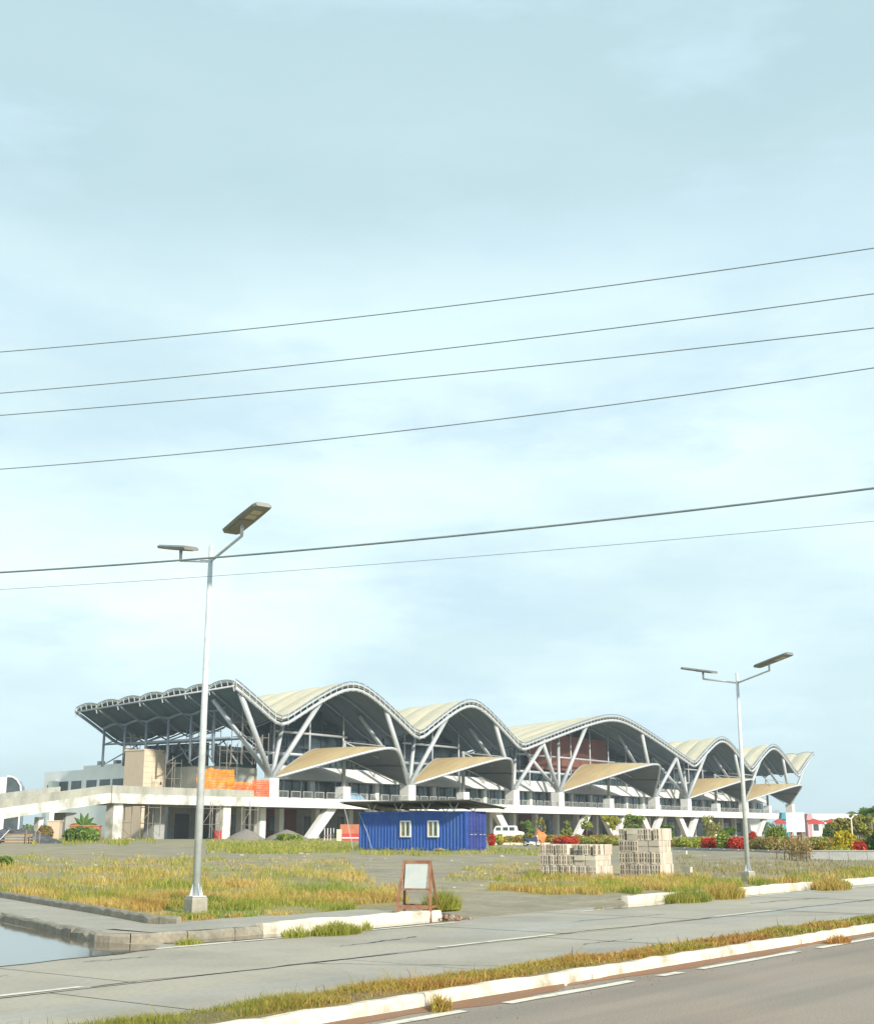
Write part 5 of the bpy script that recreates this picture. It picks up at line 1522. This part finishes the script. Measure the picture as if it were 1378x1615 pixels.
# ------------------------------------------------------------------ stalls, roofs and trees in the distance on the right
def stall(x, D, wpx, label, m):
    X = at(x, 1314, D).x; w = wpx * D / 2100.0
    t = thing('market_tent', label, 'tent', (X, D, 0.8), R(0), 'red tents in the distance')
    zt = at(x, 1291, D).z - 0.8; ze = at(x, 1297, D).z - 0.8; h2 = w / 2
    MB().add([(-h2, 0, ze), (h2, 0, ze), (h2, w, ze), (-h2, w, ze), (0, h2, zt)], [(0, 1, 4), (1, 2, 4), (2, 3, 4), (3, 0, 4), (3, 2, 1, 0)]).build('canopy', m, t)
    MB().box(-h2, h2, -0.02, 0.02, ze - 0.35, ze).build('valance', m, t)
    for sx in (-1, 1):
        for y in (0.1, w - .1): MB().box(sx * (h2 - .08) - .05, sx * (h2 - .08) + .05, y - .05, y + .05, 0, ze).build('pole', M_steel, t)
stall(1288, 230, 26, 'red peaked tent just right of the notice board', M_red)
stall(1316, 240, 24, 'red peaked tent, rightmost of the row', M_red)
stall(1232, 235, 18, 'red tent left of the notice board behind the deck end', M_red)
def shed(x0, x1, D, y_top, m, label, rm, dp=8):
    a, b = at(x0, 1314, D), at(x1, 1314, D); w = b.x - a.x; h = at(x0, y_top, D).z - 0.8
    t = thing('distant_building', label, 'building', (a.x, D, 0.8), 0, 'low buildings in the distance')
    MB().box(0, w, 0, dp, 0, h * .72).build('wall', m, t)
    MB().prism([(-0.3, h * .72), (w + .3, h * .72), (w * .97, h), (w * .03, h)], -0.4, dp + .4).build('roof', rm, t)
    k_ = 0.8
    while k_ < w - 2:
        MB().box(k_, k_ + 1.3, -0.06, 0.02, h * .25, h * .55).build('window', M_win, t); k_ += 2.6
shed(1278, 1345, 330, 1284, M_white, 'long low white building behind the red tents', M_bwhite)
shed(1274, 1281, 300, 1284, M_pink, 'small pink building just right of the notice board', M_pink, 1.5)
shed(1234, 1244, 300, 1282, M_teal, 'small teal kiosk behind the far end of the deck', M_teal, 1.5)
dV, dF, dC = leaves([(x, 620 + 20 * math.sin(x), 3.0 + 2.0 * mnoise.noise(Vector((x * .03, 0, 0))), 9, 6, 4.2 + 2.0 * mnoise.noise(Vector((x * .05, 3, 0)))) for x in range(120, 330, 8)], 9000, 1.1, PD + PG, 3)
stuff(link('distant_trees', fast_tris('distant_trees', dV, dF, dC, M_leaf)), 'far line of dark trees on the horizon at right', 'trees')
dV, dF, dC = leaves([(x, 520 + 20 * math.sin(x), 2.0, 9, 6, 3.2 + 1.5 * mnoise.noise(Vector((x * .05, 3, 0)))) for x in range(-260, -140, 9)], 5000, 1.0, PD + PG, 4)
stuff(link('distant_trees', fast_tris('distant_trees', dV, dF, dC, M_leaf)), 'far line of dark trees on the horizon at left', 'trees')

# ------------------------------------------------------------------ grass
def pick(pal, P, seed):
    pal = np.array(PAL[pal]); n = len(P)
    lf = np.array([mnoise.noise(Vector((p[0] * 0.45 + seed, p[1] * 0.45, 1.7))) for p in P[:: 1]])
    idx = np.clip(((lf * 0.9 + 0.41) * len(pal) + rng.normal(0, 1.1, n)).astype(int), 0, len(pal) - 1)
    return pal[idx] * rng.uniform(0.72, 1.25, (n, 1))
AV, AF, AC, off = [], [], [], 0
ccam, scam = math.cos(PITCH), math.sin(PITCH)
for k_, (poly, dens, hgt, pal) in enumerate(PATCH):
    xs, ys = [p[0] for p in poly], [p[1] for p in poly]
    area = (max(xs) - min(xs)) * (max(ys) - min(ys))
    n = int(area * dens * 3.0)
    px = rng.uniform(min(xs), max(xs), n); py = rng.uniform(min(ys), max(ys), n)
    keep = np.array([inside((a + 26 * mnoise.noise(Vector((a / 30, b / 9, k_))) + 9 * mnoise.noise(Vector((a / 8, b / 3, k_ + 9))),
                              b + 9 * mnoise.noise(Vector((a / 34, b / 10, k_ + 4)))), poly) for a, b in zip(px, py)])
    px, py = px[keep], py[keep]
    a, b = px - 689, 807.5 - py
    dx, dy, dz = a, FPX * ccam - b * scam, FPX * scam + b * ccam
    zz = np.full(len(px), 0.2)
    for _ in range(4):
        t = (zz - CAM_H) / dz; X, Y = dx * t, dy * t
        q = X * RV.x + Y * RV.y
        zz = np.where(q < 18, 0.13, np.where(q < 52, 0.13 + 0.29 * (q - 18) / 34, 0.42 + 0.38 * np.clip((q - 52) / 78, 0, 1)))
    r = X * RU.x + Y * RU.y
    ok = (r > 12.85 + 0.37 * (q - 16.1) + 1.85) & (q > 16.0) & (Y < 190) & ~((r < 20.5) & (q < 17.3)) & ~((r > GAP0 - .3) & (r < GAP1 + .2) & (q < 18.6))
    cl = np.array([0.6 * mnoise.noise(Vector((x * 0.9, y * 0.9, 6.0))) + 0.75 * mnoise.noise(Vector((x * 0.22, y * 0.22, 2.0))) for x, y in zip(X, Y)])
    ok &= (cl > rng.uniform(-0.40, 0.38, len(X)))
    if k_ in (0, 3): ok &= rng.random(len(X)) < np.clip(1.2 - (Y - (25 if k_ == 0 else 34)) / 16, 0.2, 1)
    X, Y, cl = X[ok], Y[ok], cl[ok]
    if not len(X): continue
    P = np.array([(x, y, lot_z(x, y) - 0.01) for x, y in zip(X, Y)])
    n = len(P)
    h = hgt * rng.uniform(0.45, 1.25, n) * (1 + 0.9 * np.clip(cl, -0.3, 0.7)) * np.clip(P[:, 1] / 26, 0.75, 1.5)
    wid = 0.012 * np.clip(P[:, 1] / 24, 0.9, 4.5) * rng.uniform(0.7, 1.4, n)
    V, F, C = blades(P, h, wid, rng.uniform(0.1, 0.75, n), pick(pal, P, k_ * 3.3))
    AV.append(V); AF.append(F + off); AC.append(C); off += len(V)
stuff(link('lot_grass', fast_tris('lot_grass', np.concatenate(AV), np.concatenate(AF), np.concatenate(AC), M_grass)), 'dry yellow and green grass growing in patches on the lot', 'grass')
n = 130000
r = 3.0 * np.exp(rng.uniform(0, math.log(75 / 3.0), n)); q = rng.uniform(8.05, 8.86, n)
cl = np.array([mnoise.noise(Vector((a * 1.1, b * 1.8, 2.0))) for a, b in zip(r, q)])
ok = cl > rng.uniform(-0.75, 0.15, n); r, q, cl = r[ok], q[ok], cl[ok]; n = len(r)
P = np.stack([RU.x * r + RV.x * q, RU.y * r + RV.y * q, np.where((q > 8.15) & (q < 8.72), 0.115, 0.05)], 1)
h = rng.uniform(0.035, 0.10, n) * (1 + 0.7 * np.clip(cl, -.4, .7)); h = np.where(rng.random(n) < 0.012, h * 2.0, h)
V, F, C = blades(P, h, 0.008 * np.clip(r / 9, 0.8, 4) * rng.uniform(.7, 1.4, n), rng.uniform(0.2, 0.95, n), pick('median', P, 50))
stuff(link('median_grass', fast_tris('median_grass', V, F, C, M_grass)), 'short brown and green grass covering the median strip', 'grass')
def clump(r0, q0, rad, h0, pal, n, label):
    rr2 = rad * np.sqrt(rng.random(n)); a = rng.uniform(0, 2 * np.pi, n)
    r, q = r0 + rr2 * np.cos(a), q0 + rr2 * np.sin(a) * 0.5
    X, Y = RU.x * r + RV.x * q, RU.y * r + RV.y * q
    P = np.stack([X, Y, np.where(q < 15.6, 0.0, np.where(q < 15.8, 0.16, 0.12))], 1)
    h = h0 * rng.uniform(0.4, 1.15, n) * (1.15 - 0.6 * rr2 / rad)
    V, F, C = blades(P, h, 0.012 * max(1, Y.mean() / 26) * rng.uniform(.7, 1.4, n), rng.uniform(0.15, 0.8, n), pick(pal, P, r0))
    return tag(link('weed_clump', fast_tris('weed_clump', V, F, C, M_grass)), label, 'weed', 'weed clumps along the kerbs')
def rqpx(x, y, z=0.1):
    d = ray(x, y); t = (z - CAM_H) / d[2]; return to_rq(d[0] * t, d[1] * t)
for x, y, rad, h0, pal, n, lab in (
        (466, 1468, 0.30, 0.22, 'lime', 260, 'small green weed growing at the kerb left of barricade'),
        (530, 1464, 0.55, 0.26, 'lime', 900, 'wide green weed clump in the gutter before the white kerb'),
        (576, 1458, 0.16, 0.20, 'lime', 120, 'tiny weed on the white kerb nearest the barricade'),
        (298, 1479, 0.25, 0.13, 'lime', 200, 'low weed on the grey kerb below the lamp base'),
        (697, 1440, 0.50, 0.50, 'lime', 1300, 'tall green weed clump just right of the barricade'),
        (1085, 1416, 0.85, 0.38, 'straw', 1500, 'dry grass clump in the gap of the far white kerb'),
        (1140, 1411, 0.85, 0.50, 'straw', 2200, 'tallest dry grass clump left of the right lamp base'),
        (1310, 1398, 0.95, 0.45, 'straw', 1700, 'dry grass clump hiding the far kerb near right edge'),
        (695, 1577, 0.14, 0.20, 'median', 200, 'small dry weed at the foot of the near median kerb'),
        (1322, 1477, 0.30, 0.16, 'median', 300, 'dry weed on the near median kerb joint at right')):
    r0, q0 = rqpx(x, y)
    clump(r0, q0, rad, h0, pal, n, lab)

# ------------------------------------------------------------------ humid air
hz = MB().box(-4100, 4100, -700, 5100, -1.4, 28.5).build('haze', None)
hz.data.materials.clear()
hm = bpy.data.materials.new('humid_air'); hm.use_nodes = True
hm.node_tree.nodes.clear()
ho = hm.node_tree.nodes.new('ShaderNodeOutputMaterial'); hv = hm.node_tree.nodes.new('ShaderNodeVolumePrincipled')
hv.inputs['Color'].default_value = (0.82, 0.92, 1.0, 1)
hv.inputs['Density'].default_value = 0.00027
hv.inputs['Anisotropy'].default_value = 0.0
hm.node_tree.links.new(hv.outputs[0], ho.inputs['Volume'])
hz.data.materials.append(hm)
stuff(hz, 'thin humid haze over the whole site', 'haze')
